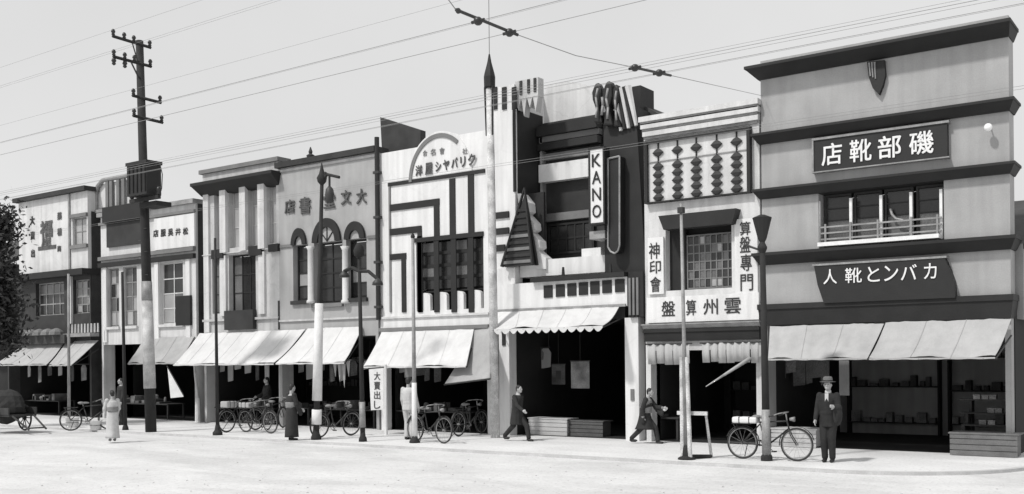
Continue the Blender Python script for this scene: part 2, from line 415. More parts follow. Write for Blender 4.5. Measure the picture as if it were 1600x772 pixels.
def cracked(m, sc=.9, dep=.72, blot=.9):
    t = m.node_tree; b = t.nodes['Principled BSDF']; src = b.inputs['Base Color'].links[0].from_socket; L = t.links.new
    g = t.nodes.new('ShaderNodeNewGeometry'); nz = t.nodes.new('ShaderNodeTexNoise'); nz.inputs['Scale'].default_value = 2.5; nz.inputs['Detail'].default_value = 5
    L(g.outputs['Position'], nz.inputs['Vector'])
    ad = t.nodes.new('ShaderNodeMix'); ad.data_type = 'VECTOR'; ad.inputs[0].default_value = .22; L(g.outputs['Position'], ad.inputs[4]); L(nz.outputs['Color'], ad.inputs[5])
    v = t.nodes.new('ShaderNodeTexVoronoi'); v.feature = 'DISTANCE_TO_EDGE'; v.inputs['Scale'].default_value = sc; L(ad.outputs[1], v.inputs['Vector'])
    r = t.nodes.new('ShaderNodeMapRange'); r.inputs[1].default_value = .0; r.inputs[2].default_value = .012; r.inputs[3].default_value = dep; r.inputs[4].default_value = 1.0; L(v.outputs['Distance'], r.inputs[0])
    n2 = t.nodes.new('ShaderNodeTexNoise'); n2.inputs['Scale'].default_value = .8; n2.inputs['Detail'].default_value = 8; n2.inputs['Roughness'].default_value = .7; L(g.outputs['Position'], n2.inputs['Vector'])
    gate = t.nodes.new('ShaderNodeMapRange'); gate.inputs[1].default_value = .47; gate.inputs[2].default_value = .6; gate.inputs[3].default_value = 1.0; gate.inputs[4].default_value = blot; L(n2.outputs[0], gate.inputs[0])
    q = t.nodes.new('ShaderNodeMath'); q.operation = 'MULTIPLY'; L(r.outputs[0], q.inputs[0]); L(gate.outputs[0], q.inputs[1])
    mx = t.nodes.new('ShaderNodeVectorMath'); mx.operation = 'SCALE'; L(src, mx.inputs[0]); L(q.outputs[0], mx.inputs['Scale']); L(mx.outputs[0], b.inputs['Base Color'])
cracked(M['white2'], .7, .9, .92); cracked(M['pale'], .6, .9, .9); cracked(M['white'], .5, .95, .94); cracked(M['grey2'], .4, 1.0, .93)
# ================================================================== THE GROUND
XR = xx(1588, 711)                      # right end of the row, at the street corner
def sheet(name, pts, z, m, th=None):
    mb = MB()
    if th is None: mb.add([(p[0], p[1], z) for p in pts], [tuple(range(len(pts)))])
    else:
        n = len(pts); mb.add([(p[0], p[1], z) for p in pts]+[(p[0], p[1], z-th) for p in pts], [tuple(range(n))]+[(i, n+i, n+(i+1) % n, (i+1) % n) for i in range(n)])
    return struct(mb.build(name, m))
sheet('ground', [(-1500, -1500), (1500, -1500), (1500, 1500), (-1500, 1500)], -0.055, M['road'])
KY = -4.3; RC = 3.0; cx, cy = XR-RC+.5, KY+RC
arc = [(cx+RC*math.sin(t*math.pi/2/12), cy-RC*math.cos(t*math.pi/2/12)) for t in range(13)]
sheet('pavement', [(-140, KY)]+arc+[(XR+.5, 40), (-140, 40)], 0.0, M['walk'], 0.07)
kv = [(-140, KY)]+arc+[(XR+.5, 40)]
def offs(pts, d):
    out = []
    for i, p in enumerate(pts):
        a = Vector(pts[max(0, i-1)]); b = Vector(pts[min(len(pts)-1, i+1)]); t = (b-a).normalized(); out.append((p[0]+t.y*d, p[1]-t.x*d))
    return out
ko = offs(kv, .14); ki = offs(kv, .002); kk = MB(); n = len(kv)
kk.add([(p[0], p[1], .006) for p in ki]+[(p[0], p[1], .006) for p in ko]+[(p[0], p[1], -.08) for p in ko]+[(p[0], p[1], -.08) for p in ki],
       [(i, n+i, n+i+1, i+1) for i in range(n-1)]+[(n+i, 2*n+i, 2*n+i+1, n+i+1) for i in range(n-1)]+[(3*n+i, i, i+1, 3*n+i+1) for i in range(n-1)])
struct(kk.build('kerb', M['kerb']))

# ================================================================== RIGHT: THE SHOE AND BAG SHOP
X0, X1 = xx(1191, 400), xx(1578, 300)
H = thing('shop_building', 'tall grey banded shop front with dark cornices on the street corner', 'building', ((X0+X1)/2, 0, 0), 'shop fronts along the street')
ztop = zz(1380, 60); zw0, zw1 = zz(1380, 381), zz(1380, 290)
wx0, wx1 = xx(1279, 340), xx(1475, 330)
g1 = 3.05
facade(H, M['grey2'], X0, X1, 0, ztop, 0, .5, [(wx0, wx1, zw0, zw1), (X0+.12, X1-.12, -1, g1)])
band(H, X0, X1, zz(1380, 90, -.1), zz(1380, 64.5, -.42), .42, .06, .22, M['dark'], ovr=.1)
band(H, X0, X1, zz(1380, 199, -.1), zz(1380, 179.5, -.3), .28, .1, .13, M['dark'], 'string_course')
band(H, X0, X1, zz(1380, 291, -.1), zz(1380, 273, -.3), .24, .1, .13, M['dark'], 'string_course')
band(H, X0, X1, zz(1380, 402, -.1), zz(1380, 381, -.3), .28, .1, .14, M['dark'], 'string_course')
band(H, X0, X1, zz(1380, 503, -.1), zz(1380, 468, -.1), .14, .1, .06, M['dark'], 'string_course')
# upper balcony window
MB().box(wx0+.02, wx1-.02, 1.35, 1.45, zw0, zw1).build('back_wall', M['room'], H)
mb = MB(); mb.box(wx0+.02, wx1-.02, .5, 1.35, zw0-.1, zw0+.005); mb.box(wx0+.02, wx1-.02, .5, 1.35, zw1+.005, zw1+.1); mb.build('balcony_floor', M['room'], H)
for k in range(4):
    a = wx0+(wx1-wx0)*k/4; b = wx0+(wx1-wx0)*(k+1)/4
    window(H, a+.03, b-.03, zw0+.06, zw1-.04, .33, 1, 4, M['dark2'], M['glass'], fr=.05, pick=lambda i, j: M['glass_mid'] if j < 2 else M['glass'])
for px in (1279.5, 1329.5, 1376.6, 1423.6, 1470.6):
    x = xx(px, 340, .06); MB().box(x-.03, x+.03, .04, .12, zw0+.03, zw1-.2).build('post', M['letter'], H)
rail = MB()
for q in (.2, .34, .48): rail.box(wx0+.05, wx1-.05, -.02, .02, zw0+q-.018, zw0+q+.018)
for px in (1290, 1329, 1372, 1424, 1465):
    x = xx(px, 370); rail.box(x-.02, x+.02, -.03, .03, zw0, zw0+.55)
rail.build('railing', M['steel'], H)
MB().box(wx0+.08, wx1-.04, -.33, .02, zw0+.012, zw0+.1).build('sill', M['letter'], H)
a, b = W(1392, 327, .3), W(1400, 343, .3)      # bent white stovepipe-like bracket in the third bay
MB().path([(a.x, .25, a.z), (a.x+.05, .22, b.z+.1), (a.x+.14, .2, b.z), (a.x+.3, .18, b.z-.05)], .03).build('bracket', M['steel'], H)
# shield on the gable
S = [(1355, 97), (1382, 94), (1383.5, 118), (1379, 135), (1373.5, 148), (1364, 138), (1357.5, 120)]
sh = thing('wall_shield', 'dark pointed shield emblem with fluted left side under the top cornice', 'emblem', W(1370, 120, 0))
ps = [W(x, y, -.1) for x, y in S]; MB().prism([(p.x, p.z) for p in ps], -.12, -.002).build('panel', M['dark'], sh)
for k in range(3):
    p0 = W(1358+4.2*k, 98-.5*k, -.13); p1 = W(1360+4*k, 119+2*k, -.13)
    MB().tube((p0.x, -.13, p0.z), (p1.x, -.13, p1.z), .022, .014, 6).build('flute', M['steel'], sh)
# globe lamp
p = W(1544, 199, -.22); gl = thing('wall_lamp', 'small white globe lamp on the grey wall beside the black name board', 'lamp', (p.x, 0, p.z))
MB().ell((p.x, -.22, p.z), (.085, .085, .085)).build('globe', M['lamp'], gl, True)
MB().tube((p.x, 0, p.z+.08), (p.x, -.22, p.z+.08), .015).build('bracket', M['iron'], gl)
# name board
x0, x1, z0, z1 = rc(1271, 218.5, 1480, 241.5, -.16); zc = zz(1376, 231, -.16); hh = .5*(zz(1376, 205, -.16)-zz(1376, 255.5, -.16))
sg = thing('name_board', 'black name board with four white characters below the second cornice', 'sign', ((x0+x1)/2, 0, zc-hh), 'boards lettered over the shoe shop')
MB().box(x0, x1, -.14, -.003, zc-hh, zc+hh).build('panel', M['black'], sg)
fr = MB(); fr.box(x0-.04, x1+.04, -.17, -.002, zc+hh+.002, zc+hh+.05); fr.box(x0-.04, x0-.002, -.165, -.002, zc-hh, zc+hh); fr.box(x0-.04, x1+.04, -.165, -.002, zc-hh-.03, zc-hh-.002)
fr.build('frame', M['steel'], sg)
def row(seq, y, zc, h, m, parent, **k):
    for ch, px0, px1 in seq:
        py = 300; q0 = W(px0, 330, y); 
        X0 = xx(px0, 230, y); X1 = xx(px1, 230, y); char(ch, X0, X1, zc-h/2, zc+h/2, y, m, parent, **k)
row([('店', 1284, 1316), ('靴', 1328, 1362), ('部', 1372, 1408.5), ('磯', 1421, 1459)], -.14, zc, .5, M['letter'], sg, off=.022)
# second board, curved-sided, above the awning
y2 = -.22; zt = zz(1375, 409.5, y2); zb = zz(1375, 470, y2)
xa, xb, xc, xd = xx(1272, 420, y2), xx(1476, 405, y2), xx(1491, 460, y2), xx(1287, 470, y2)
sg2 = thing('canopy_board', 'dark curved board lettered in white just above the long pale awning', 'sign', ((xa+xb)/2, 0, zb), 'boards lettered over the shoe shop')
pts = [(xa, zt), (xb, zt), (xb+(xc-xb)*.55, zt-(zt-zb)*.3), (xc, zt-(zt-zb)*.6), (xc+.02, zb), (xd, zb), (xa+(xd-xa)*.35, zt-(zt-zb)*.5)]
MB().prism(pts, y2, -.003).build('panel', M['black'], sg2)
MB().box(xa-.04, xb+.04, y2-.02, -.002, zt+.002, zt+.045).build('frame', M['steel'], sg2)
zc2 = zz(1375, 428, y2)
row([('人', 1285, 1306), ('靴', 1319, 1345), ('と', 1354, 1373), ('ン', 1380, 1402), ('バ', 1406, 1431), ('カ', 1442, 1462)], y2, zc2, .34, M['letter'], sg2, off=.012)
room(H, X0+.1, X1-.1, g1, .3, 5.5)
rear(H, X0, X1+.15, 4.5, 6.0, .55, 9, M['grey'])
shelves(X0+.4, X1-2.6, 5.4, 2.4, 'dark timber shelf deep inside the corner shoe shop'); shelves(X1-2.4, X1-.3, 5.4, 2.2, 'second timber shelf deep inside the corner shoe shop, nearer the street corner')
# awning in two lengths
yF = -1.25
awning('long grey-white awning of the corner shop, left length', (1203, 511), (1381, 504), (1200, 560), (1355, 559.5), -.16, yF, M['canvas2'], .04)
awning('long grey-white awning of the corner shop, right length by the street corner', (1384, 504), (1580, 497.5), (1358, 559.5), (1555, 557.5), -.16, yF, M['canvas2'], .04)
# goods in front
def crate(px0, py0, px1, py1, y, d, m, label, cat, name, slats=4):
    x0, x1, z0, z1 = rc(px0, py0, px1, py1, y); z0 = 0.0
    t = thing(name, label, cat, ((x0+x1)/2, y, 0))
    h = (z1-z0)/slats
    MB().box(x0+.03, x1-.03, y+.02, y+d-.02, .02, z1-.02).build('body', m, t)
    for k in range(slats): MB().box(x0, x1, y-.004, y+.018, z0+h*k+.01, z0+h*(k+1)-.008).build('board', m, t)
    MB().box(x0-.03, x1+.03, y-.02, y+d+.02, z1-.018, z1+.012).build('top', m, t)
    return t
crate(1484, 676, 1590, 710, -.25, .6, mat('worn_counter_paint', .14, .2, 4), 'grey boarded display counter under the awning by the street corner', 'counter', 'display_counter')
crate(1205, 669, 1275, 699, .05, .6, M['pale'], 'pale boarded display box behind the parked bicycle', 'display box', 'display_box')
def parcel(px, py, y, s, m, label):
    p = W(px, py, y); t = thing('shoe_box', label, 'box', (p.x, y, p.z), 'small pale boxes on the shoe shop counter')
    MB().box(p.x-s, p.x+s, y, y+s, p.z, p.z+s*.8).build('body', m, t); MB().box(p.x-s-.008, p.x+s+.008, y-.008, y+s+.008, p.z+s*.8, p.z+s).build('lid', m, t)
xs0, xs1, zs0, zs1 = rc(1500, 640, 1580, 676, .3)
st = thing('display_stand', 'dark stepped display stand behind the grey counter at the street corner', 'display stand', ((xs0+xs1)/2, .4, 0))
for k, (yy, zt_) in enumerate(((.4, zz(1540, 664, .4)), (.75, zz(1540, 645, .75)), (1.1, zz(1540, 624, 1.1)))):
    MB().box(xs0-.1*k, xs1, yy, yy+.34, zt_-.03, zt_).build('shelf_board', M['wood'], st)
for x in (xs0+.04, xs1-.04):
    MB().box(x-.03, x+.03, .4, .74, 0, zz(1540, 664, .4)-.03).build('post', M['wood'], st); MB().box(x-.028, x+.028, .77, 1.07, 0, zz(1540, 645, .75)-.03).build('post', M['wood'], st)
    MB().box(x-.03, x+.03, 1.12, 1.42, 0, zz(1540, 624, 1.1)-.03).build('post', M['wood'], st)

for i, (px, yy, pz) in enumerate(((1526, 1.15, 624), (1539, 1.15, 624), (1551, 1.15, 624), (1548, .8, 645), (1560, .8, 645), (1535, .45, 664), (1549, .45, 664))):
    q = W(px, pz, yy); zt_ = {1.15: zz(1540, 624, 1.1), .8: zz(1540, 645, .75), .45: zz(1540, 664, .4)}[yy]
    t = thing('shoe_box', 'small pale shoe box on the dark stepped stand, '+('top step, left', 'top step, middle', 'top step, right', 'middle step, left', 'middle step, right', 'lowest step, left', 'lowest step, right')[i], 'box', (q.x, yy, zt_), 'pale boxes on the stepped stand')
    MB().box(q.x-.07, q.x+.07, yy, yy+.18, zt_+.001, zt_+.075).build('body', M['goods2'], t); MB().box(q.x-.076, q.x+.076, yy-.006, yy+.186, zt_+.076, zt_+.1).build('lid', M['goods2'], t)
x0, x1, z0, z1 = rc(1311, 566, 1327, 618, .5)
t = tag(MB().box(x0, x1, .5, .52, z0, z1+.35).build('hanging_cloth', M['midgrey']), 'grey cloth hanging in the dark doorway behind the suited man', 'cloth'); 

# ================================================================== ABACUS SHOP
X0, X1 = xx(1007, 330), xx(1189, 330)
A = thing('shop_building', 'white shop front with a big abacus picture panel over a dark window', 'building', ((X0+X1)/2, 0, 0), 'shop fronts along the street')
yA = -.02
ztop = zz(1098, 170, -.1); zwA0, zwA1 = zz(1093, 452), zz(1093, 336)
wx0, wx1 = xx(1041, 420), xx(1144, 420)
gA = zz(1098, 525)
facade(A, M['white2'], X0+.01, X1-.02, 0, ztop-.02, yA, .5, [(wx0, wx1, zwA0, zwA1), (X0+.15, X1-.15, -1, gA-.35)])
for k, (pa, pr) in enumerate(((168, .2), (179, .15), (191, .1))):        # stepped cornice
    z1 = zz(1098, pa, -.15); MB().box(X0-.04+.03*k, X1+.03-.02*k, yA-pr, yA+.52-.004*k, z1-.13, z1).build('cornice', M['white2'], A)
    MB().box(X0-.02+.03*k, X1-.02*k, yA-pr+.05, yA-.003, z1-.2, z1-.131).build('moulding', M['steel'], A)
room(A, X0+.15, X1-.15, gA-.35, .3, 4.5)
rear(A, X0+.1, X1-.1, 5.6, 7.0)
shelves(X0+.5, X1-.5, 4.4, 2.2, 'timber shelf at the back of the dark abacus shop')
# panel with frame
zf1 = zz(1094, 211, -.08); zf0 = zz(1094, 309, -.08); fx0, fx1 = xx(1012, 265, -.08), xx(1171, 265, -.08)
ap = thing('abacus_sign', 'large white abacus picture panel with dark beads on five rods', 'sign', ((fx0+fx1)/2, 0, zf0))
MB().box(fx0, fx1, yA-.06, yA-.003, zf0, zf1).build('panel', M['white2'], ap)
f = MB(); f.box(fx0-.05, fx0+.03, yA-.16, yA-.004, zf0-.02, zf1+.03); f.box(fx1-.03, fx1+.05, yA-.16, yA-.004, zf0-.02, zf1+.03)
f.box(fx0+.03, fx1-.03, yA-.155, yA-.004, zf1-.05, zf1+.03); f.box(fx0+.03, fx1-.03, yA-.155, yA-.004, zf0-.02, zf0+.015); f.build('frame', M['dark'], ap)
zbeam = zf1-(zf1-zf0)*.335
MB().box(fx0+.03, fx1-.03, yA-.085, yA-.0601, zbeam-.012, zbeam+.012).build('beam', M['steel'], ap)
bead = MB().lathe((0, 0, 0), [(.03, -.11), (.075, -.085), (.13, -.03), (.162, 0), (.13, .03), (.075, .085), (.03, .11)], 12)
bm0 = None
for k, px in enumerate((1028.5, 1058.5, 1088, 1120, 1151)):
    x = xx(px, 262, -.1)
    MB().tube((x, yA-.075, zf0+.015), (x, yA-.075, zf1-.05), .022, .022, 6).build('rod', M['dark'], ap)
    hs = [zf1-(zf1-zf0)*.19]+[zf0+.12+(zbeam-.24-zf0)*(j/4.0)*.98 for j in range(5)]
    for z in hs:
        if bm0 is None:
            bm0 = bead.build('bead', M['ink'], ap); o = bm0
        else:
            o = bm0.copy(); COL.objects.link(o)
        o.scale = (1, .3, .92); o.location = (x-ap.location.x, yA-.09-ap.location.y, z-ap.location.z)
        if o is not bm0: o.parent = ap
# the bead mesh was built relative to the sign: shift it back to its own centre
for v in bm0.data.vertices: v.co += ap.location
# dark lintel hood
pl = [W(1032, 344, -.05), W(1152, 326, -.05)]; zl1 = (pl[0].z+pl[1].z)/2; zl0 = zz(1093, 350, -.05)
MB().prism([(xx(1032, 345, -.2), zl1+.02), (xx(1153, 330, -.2), zl1+.02), (xx(1147, 352, -.2), zl0-.1), (xx(1040, 362, -.2), zl0-.1)], -.32, yA-.002).build('hood', M['dark'], A)
window(A, wx0+.45, wx1-.02, zwA0+.03, zwA1-.45, .25, 8, 6, M['midgrey'], M['glass_mid'], fr=.04, bar=.03, pick=lambda i, j: random.choice([M['glass_pale'], M['glass_mid'], M['glass_mid'], M['glass_mid'], M['glass'], M['glass']]) if 2 <= i < 6 else random.choice([M['glass_mid'], M['glass'], M['glass']]))
MB().box(wx0+.01, wx1-.01, .4, .45, zwA0, zwA1).build('inner_wall', M['room'], A)
MB().box(wx0+.01, wx0+.44, .2, .3, zwA0, zwA1).build('shutter', M['dark'], A)
# side boards and bottom board
def vboard(px0, py0, px1, py1, y, label, seq, th=.06, m=M['white']):
    x0, x1, z0, z1 = rc(px0, py0, px1, py1, y)
    t = thing('sign_board', label, 'sign', ((x0+x1)/2, y+th, z0), 'lettered boards around the abacus shop window')
    MB().box(x0, x1, y, y+th, z0, z1).build('panel', m, t)
    for ch, a, b, c, d in seq:
        q = rc(a, b, c, d, y); char(ch, q[0], q[1], q[2], q[3], y, M['ink'], t, off=.02, th=.012)
    return t
vboard(1012, 372, 1037, 459, yA-.08, 'white upright board with dark characters left of the abacus shop window', [('神', 1014, 380, 1031, 404), ('印', 1015, 408, 1033, 427), ('會', 1016, 433, 1033, 456)])
vboard(1147.5, 343, 1184, 462, yA-.08, 'white upright board with dark characters right of the abacus shop window', [('算', 1156, 347, 1173, 367), ('盤', 1156, 370, 1173, 394), ('專', 1157, 398, 1175, 423), ('門', 1157, 429, 1177, 454)])
zb0, zb1 = zz(1098, 502, -.1), zz(1098, 461, -.1); bx0, bx1 = xx(1011, 480, -.1), xx(1186, 480, -.1)
bt = thing('sign_board', 'long white board with four dark characters under the abacus shop window', 'sign', ((bx0+bx1)/2, 0, zb0), 'lettered boards around the abacus shop window')
MB().box(bx0, bx1, yA-.1, yA-.003, zb0, zb1-.004).build('panel', M['white'], bt)
zm = (zb0+zb1)/2+.02
for ch, a, b in (('盤', 1034, 1055), ('算', 1072, 1088), ('州', 1099, 1122), ('雲', 1132, 1158)):
    char(ch, xx(a, 480, -.12), xx(b, 480, -.12), zm-.19, zm+.2, yA-.1, M['ink'], bt, off=.02, th=.012)
band(A, X0, X1, zz(1098, 512, -.1), zz(1098, 504, -.1), .2, .14, .0, M['steel'], 'ledge')
band(A, X0+.02, X1-.02, zz(1098, 532, -.1), zz(1098, 513, -.1), .14, .12, .0, M['dark'], 'beam')
# noren curtains
def curtain(px0, py0, px1, py1, y, label, n, m=M['canvas2'], name='shop_curtain', cat='curtain', group='short curtains over the abacus shop door'):
    x0, x1, z0, z1 = rc(px0, py0, px1, py1, y)
    t = thing(name, label, cat, ((x0+x1)/2, y, z1), group)
    MB().tube((x0-.06, y, z1), (x1+.06, y, z1), .018).build('rod', M['wood'], t)
    for k in range(n):
        a = x0+(x1-x0)*k/n+.006; b = x0+(x1-x0)*(k+1)/n-.006; vs = []; fs = []
        for i in range(9):
            u = i/8; yy = y+.02*math.sin(u*math.pi*2+k)+.012*math.sin(k*2.3)
            vs += [(a+(b-a)*u, yy, z1), (a+(b-a)*u, yy-.012, (z0+z1)/2), (a+(b-a)*u, yy+.01, z0+.02*math.sin(k*1.9))]
        for i in range(8):
            q = 3*i; fs += [(q, q+1, q+4, q+3), (q+1, q+2, q+5, q+4)]
        o = MB().add(vs, fs).build('panel', m, t, True); o.modifiers.new('thickness', 'SOLIDIFY').thickness = .006
    return t
curtain(1012, 538, 1078, 569, -.3, 'short white divided curtain over the left of the abacus shop door', 5)
curtain(1097, 536, 1186, 566, -.3, 'short white divided curtain over the right of the abacus shop door', 7)
# ================================================================== KANO
KX0, KX1 = xx(769, 600), xx(1003, 600)
K = thing('shop_building', 'white and black stepped modern shop front with a tower and a tall dark pylon', 'building', ((KX0+KX1)/2, 0, 0), 'shop fronts along the street')
yr = 1.35                                             # plane of the recess
tx0, tx1 = xx(768, 300), xx(805, 300)                 # tower front
zt1 = zz(790, 134); gK = zz(880, 512); zled = zz(880, 478)
zpod = zz(800, 402)
facade(K, M['white'], tx0, tx1, zpod-.3, zt1, 0, yr+.1, [], 'tower')
MB().box(tx1+.002, tx1+.02, .12, yr+.05, zpod+.2, zz(790, 170)).build('cheek_shade', M['dark'], K)  # dark sheet that paints the shade on the tower's right side
for px in (773, 787.5, 803):                          # slots at the head of the tower
    x = xx(px, 150, -.03); z0, z1 = zz(px, 171, -.03), zz(px, 136, -.03); MB().box(x-.075, x+.075, -.035, -.001, z0, z1).build('flute', M['dark'], K)
x = xx(803.5, 230, -.03); MB().box(x-.05, x+.04, -.034, -.001, zz(803, 300), zz(803, 172)).build('flute', M['dark'], K)
# jagged capital on the tower's inner side
q = rc(806, 128, 842, 150, .1); MB().box(q[0], q[1], .06, .34, q[2], q[3]).build('capital', M['pale'], K)
for k in range(4):
    xa_ = q[0]+(q[1]-q[0])*k/4; xb_ = q[0]+(q[1]-q[0])*(k+1)/4; d_ = (.3, .5, .28, .42)[k]
    MB().prism([(xa_+.01, q[2]-.001), (xb_-.01, q[2]-.001), ((xa_+xb_)/2, q[2]-d_)], .07, .32).build('capital_tooth', M['pale'], K)
for px in (814, 826, 836):
    x = xx(px, 140, .05); MB().box(x-.04, x+.04, .03, .059, q[2]+.12, q[3]-.02).build('flute', M['dark2'], K)
# recess wall, its own top is a low curved gable
rx0, rx1 = tx1+.02, xx(945, 300, yr)
zg = zz(890, 186, yr)
facade(K, M['dark2'], rx0, rx1, zled, zg, yr, .4, [], 'recess_wall')
top = [W(848, 150, yr+.1), W(852, 135, yr+.1), W(868, 129, yr+.1), W(890, 127, yr+.1), W(912, 131, yr+.1), W(940, 142, yr+.1)]
MB().prism([(p.x, p.z) for p in top]+[(top[-1].x, zg-.2), (top[0].x, zg-.2)], yr+.12, yr+.5).build('gable', M['white2'], K)
for (y0_, y1_, pr, mm, nm) in ((190, 206, .35, 'dark', 'eave'), (207, 217, .2, 'midgrey', 'recess_band'), (236, 246, .14, 'midgrey', 'recess_band'), (218, 229, .3, 'black', 'recess_band'), (252, 280, .24, 'white', 'recess_band'), (331, 343, .18, 'midgrey', 'recess_band')):
    MB().box(rx0+.03, rx1-.05, yr-pr, yr-.003, zz(885, y1_, yr-pr), zz(885, y0_, yr-pr)).build(nm, M[mm], K)
# low window band in the recess
q = (rx0+.25, rx1-.3, zz(885, 396, yr-.1), zz(885, 348, yr-.1))
window(K, q[0], q[1], q[2], q[3], yr-.12, 5, 2, M['dark'], M['glass'], fr=.06, bar=.05)
p = W(848, 300, yr-.1); MB().box(p.x-.02, p.x+.06, yr-.2, yr-.005, zz(848, 420, yr), zz(848, 200, yr)).build('post', M['steel'], K)
# podium, ledge and canopy fascia
pz1 = zz(885, 402); pz0 = zz(885, 428)
MB().box(tx1+.03, xx(966, 415, .15), .15, yr-.01, pz0, pz1).build('podium', M['white'], K)
q = W(905, 390, .1); MB().box(q.x, xx(938, 390, .2), .22, yr-.3, pz1+.001, pz1+.22).build('podium_step', M['white'], K)
cx0, cx1 = xx(771, 470, -.15), xx(979, 470, -.15)
fz0, fz1 = zz(880, 482, -.15), zz(880, 435, -.15)
MB().box(cx0, cx1, -.12, yr+.05, fz0, fz1-.06).build('fascia', M['white'], K)
MB().box(tx0+.005, tx1+.012, -.06, .3, fz1-.059, zpod-.302).build('tower_base', M['white'], K)
MB().box(xx(829, 432, -.25), xx(976, 432, -.25), -.28, .13, fz1-.058, fz1+.06).build('fascia_ledge', M['dark'], K)
for px in (856, 875, 893, 911, 929, 948, 968):
    x = xx(px, 453, -.15); zc_ = zz(px, 455.5-(px-856)*.083, -.15)
    MB().box(x-.14, x+.14, -.15, -.121, zc_-.17, zc_+.17).build('fascia_tile', M['dark'], K)
for px in (877, 951):
    x = xx(px, 436, -.3); MB().tube((x, -.2, fz1+.06), (x, -.2, fz1+.3), .05, .03).build('finial', M['dark'], K)
MB().box(cx0+.03, cx1-.03, -.17, -.1201, fz0-.02, fz0+.05).build('moulding', M['steel'], K)
for px, py in ((783, 338), (783, 363), (782, 389)):
    a = W(px-11, py, -.03); b = W(px+(12 if py < 380 else 7), py, -.03); MB().box(a.x, b.x, -.05, -.002, a.z-.08, a.z+.1).build('tower_bar', M['dark'], K)
pts = [(812, 302), (823, 316), (824, 330), (819, 334), (832, 348), (833, 358), (827, 362), (840, 376), (841, 386), (836, 390), (850, 403), (850, 420), (822, 420)]
P_ = [W(x_, y_, -.02) for x_, y_ in pts]; zb0 = P_[-1].z
for i_ in range(3):
    k_ = [(0, 1, 2, 3), (3, 4, 5, 6), (6, 7, 8, 9)][i_]; q_ = [P_[j_] for j_ in k_]; q_.append(W([822, 828, 834][i_]-12, [334, 362, 390][i_], -.02)); q_.append(W(pts[k_[0]][0]-6, pts[k_[0]][1], -.02))
    MB().prism([(p.x, p.z) for p in q_], .05+.004*i_, .4).build('shoulder', M['white'], K)
q_ = [P_[9], P_[10], P_[11], P_[12], W(818, 390, -.02)]; MB().prism([(p.x, p.z) for p in q_], .066, .4).build('shoulder', M['white'], K)
MB().box(tx1+.04, xx(850, 400, .4), .41, .5, zb0-.1, zz(812, 300)).build('shoulder_back', M['dark'], K)
# the latticed pyramid
a, b, c = W(808.5, 291, -.45), W(784, 417, -.3), W(837, 413, -.3)
zb_ = (b.z+c.z)/2; pyr = thing('lattice_pyramid', 'tall dark slatted pyramid standing on the white fascia below the tower', 'ornament', ((b.x+c.x)/2, -.05, zb_))
dpt = .34; cxp = (b.x+c.x)/2; apex = (a.x, -.12, a.z)
c.x -= .1; corners = [(b.x, -.3), (c.x, -.3), (c.x, -.09), (b.x, -.09)]
for (x, y) in corners: MB().tube((x, y, zb_), apex, .055, .03, 6).build('edge_bar', M['black'], pyr)
MB().add([(x*.96+cxp*.04, y*.94-.008, zb_) for x, y in corners]+[(apex[0], apex[1], apex[2]-.2)], [(3, 2, 1, 0), (0, 1, 4), (1, 2, 4), (2, 3, 4), (3, 0, 4)]).build('core', M['black'], pyr)
for k in range(9):
    f_ = .03+k*.083; z = zb_+(a.z-zb_)*f_; s = 1-f_
    xl = a.x+(b.x-a.x)*s; xr = a.x+(c.x-a.x)*s; yf_ = -.12+(-.3+.12)*s
    MB().box(xl+.03, xr-.03, yf_-.02, yf_+.03, z, z+.085).build('slat', (M['midgrey'] if k % 2 == 0 else M['dark2']) if k < 5 else M['dark'], pyr)
# right pylon
px0, px1 = xx(944, 300), xx(1001, 300)
zp1 = zz(975, 170)
mbp = MB(); mbp.frustum((px0, px1+.12, 0, yr+.6, fz1+.061), (px0, px1-.12, 0, yr+.6, zp1)); mbp.build('pylon', M['dark'], K)
MB().box(xx(983, 470, -.1)-.02, px1+.1, -.11, yr+.55, fz0-.3, fz1+.06).build('pylon_base', M['dark'], K)
# ribs between base and pylon
for px in (984, 990, 996):
    x = xx(px, 480, -.14); MB().box(x-.03, x+.03, -.15, -.111, fz0-.25, fz1-.1).build('rib', M['midgrey'], K)
# plume ornament
orn = thing('plume_ornament', 'dark carved plume crowning the black pylon', 'ornament', (xx(950, 190, -.1), -.1, zz(950, 190, -.1)))
def lobe(pts, y0, y1, m, nm='leaf'):
    P_ = [W(x_, y_, y0) for x_, y_ in pts]; o = MB().prism([(p.x, p.z) for p in P_], y0, y1).build(nm, m, orn)
    bv = o.modifiers.new('round', 'BEVEL'); bv.width = .05; bv.segments = 2; return o
lobe([(924, 144), (929, 131), (934, 128), (939, 138), (940, 152), (936, 168), (941, 192), (927, 192), (930, 170), (925, 156)], -.14, .1, M['black'])
lobe([(941, 142), (946, 129), (951, 125), (955, 133), (956, 150), (951, 168), (957, 196), (942, 196), (945, 172), (940, 158)], -.22, .08, M['dark'])
lobe([(956, 140), (961, 130), (966, 136), (967, 152), (962, 170), (970, 198), (957, 198), (959, 174), (955, 158)], -.16, .1, M['black'])
for pth, r in (([(931, 184), (933, 168), (931, 152), (934, 138)], .03), ([(949, 186), (950, 168), (947, 154), (950, 138)], .035), ([(963, 188), (962, 172), (961, 156), (963, 142)], .03), ([(940, 180), (942, 165), (941, 152)], .04)):
    P_ = [W(x_, y_, -.23) for x_, y_ in pth]; MB().path(P_, r, 6).build('vein', M['steel'], orn, True)
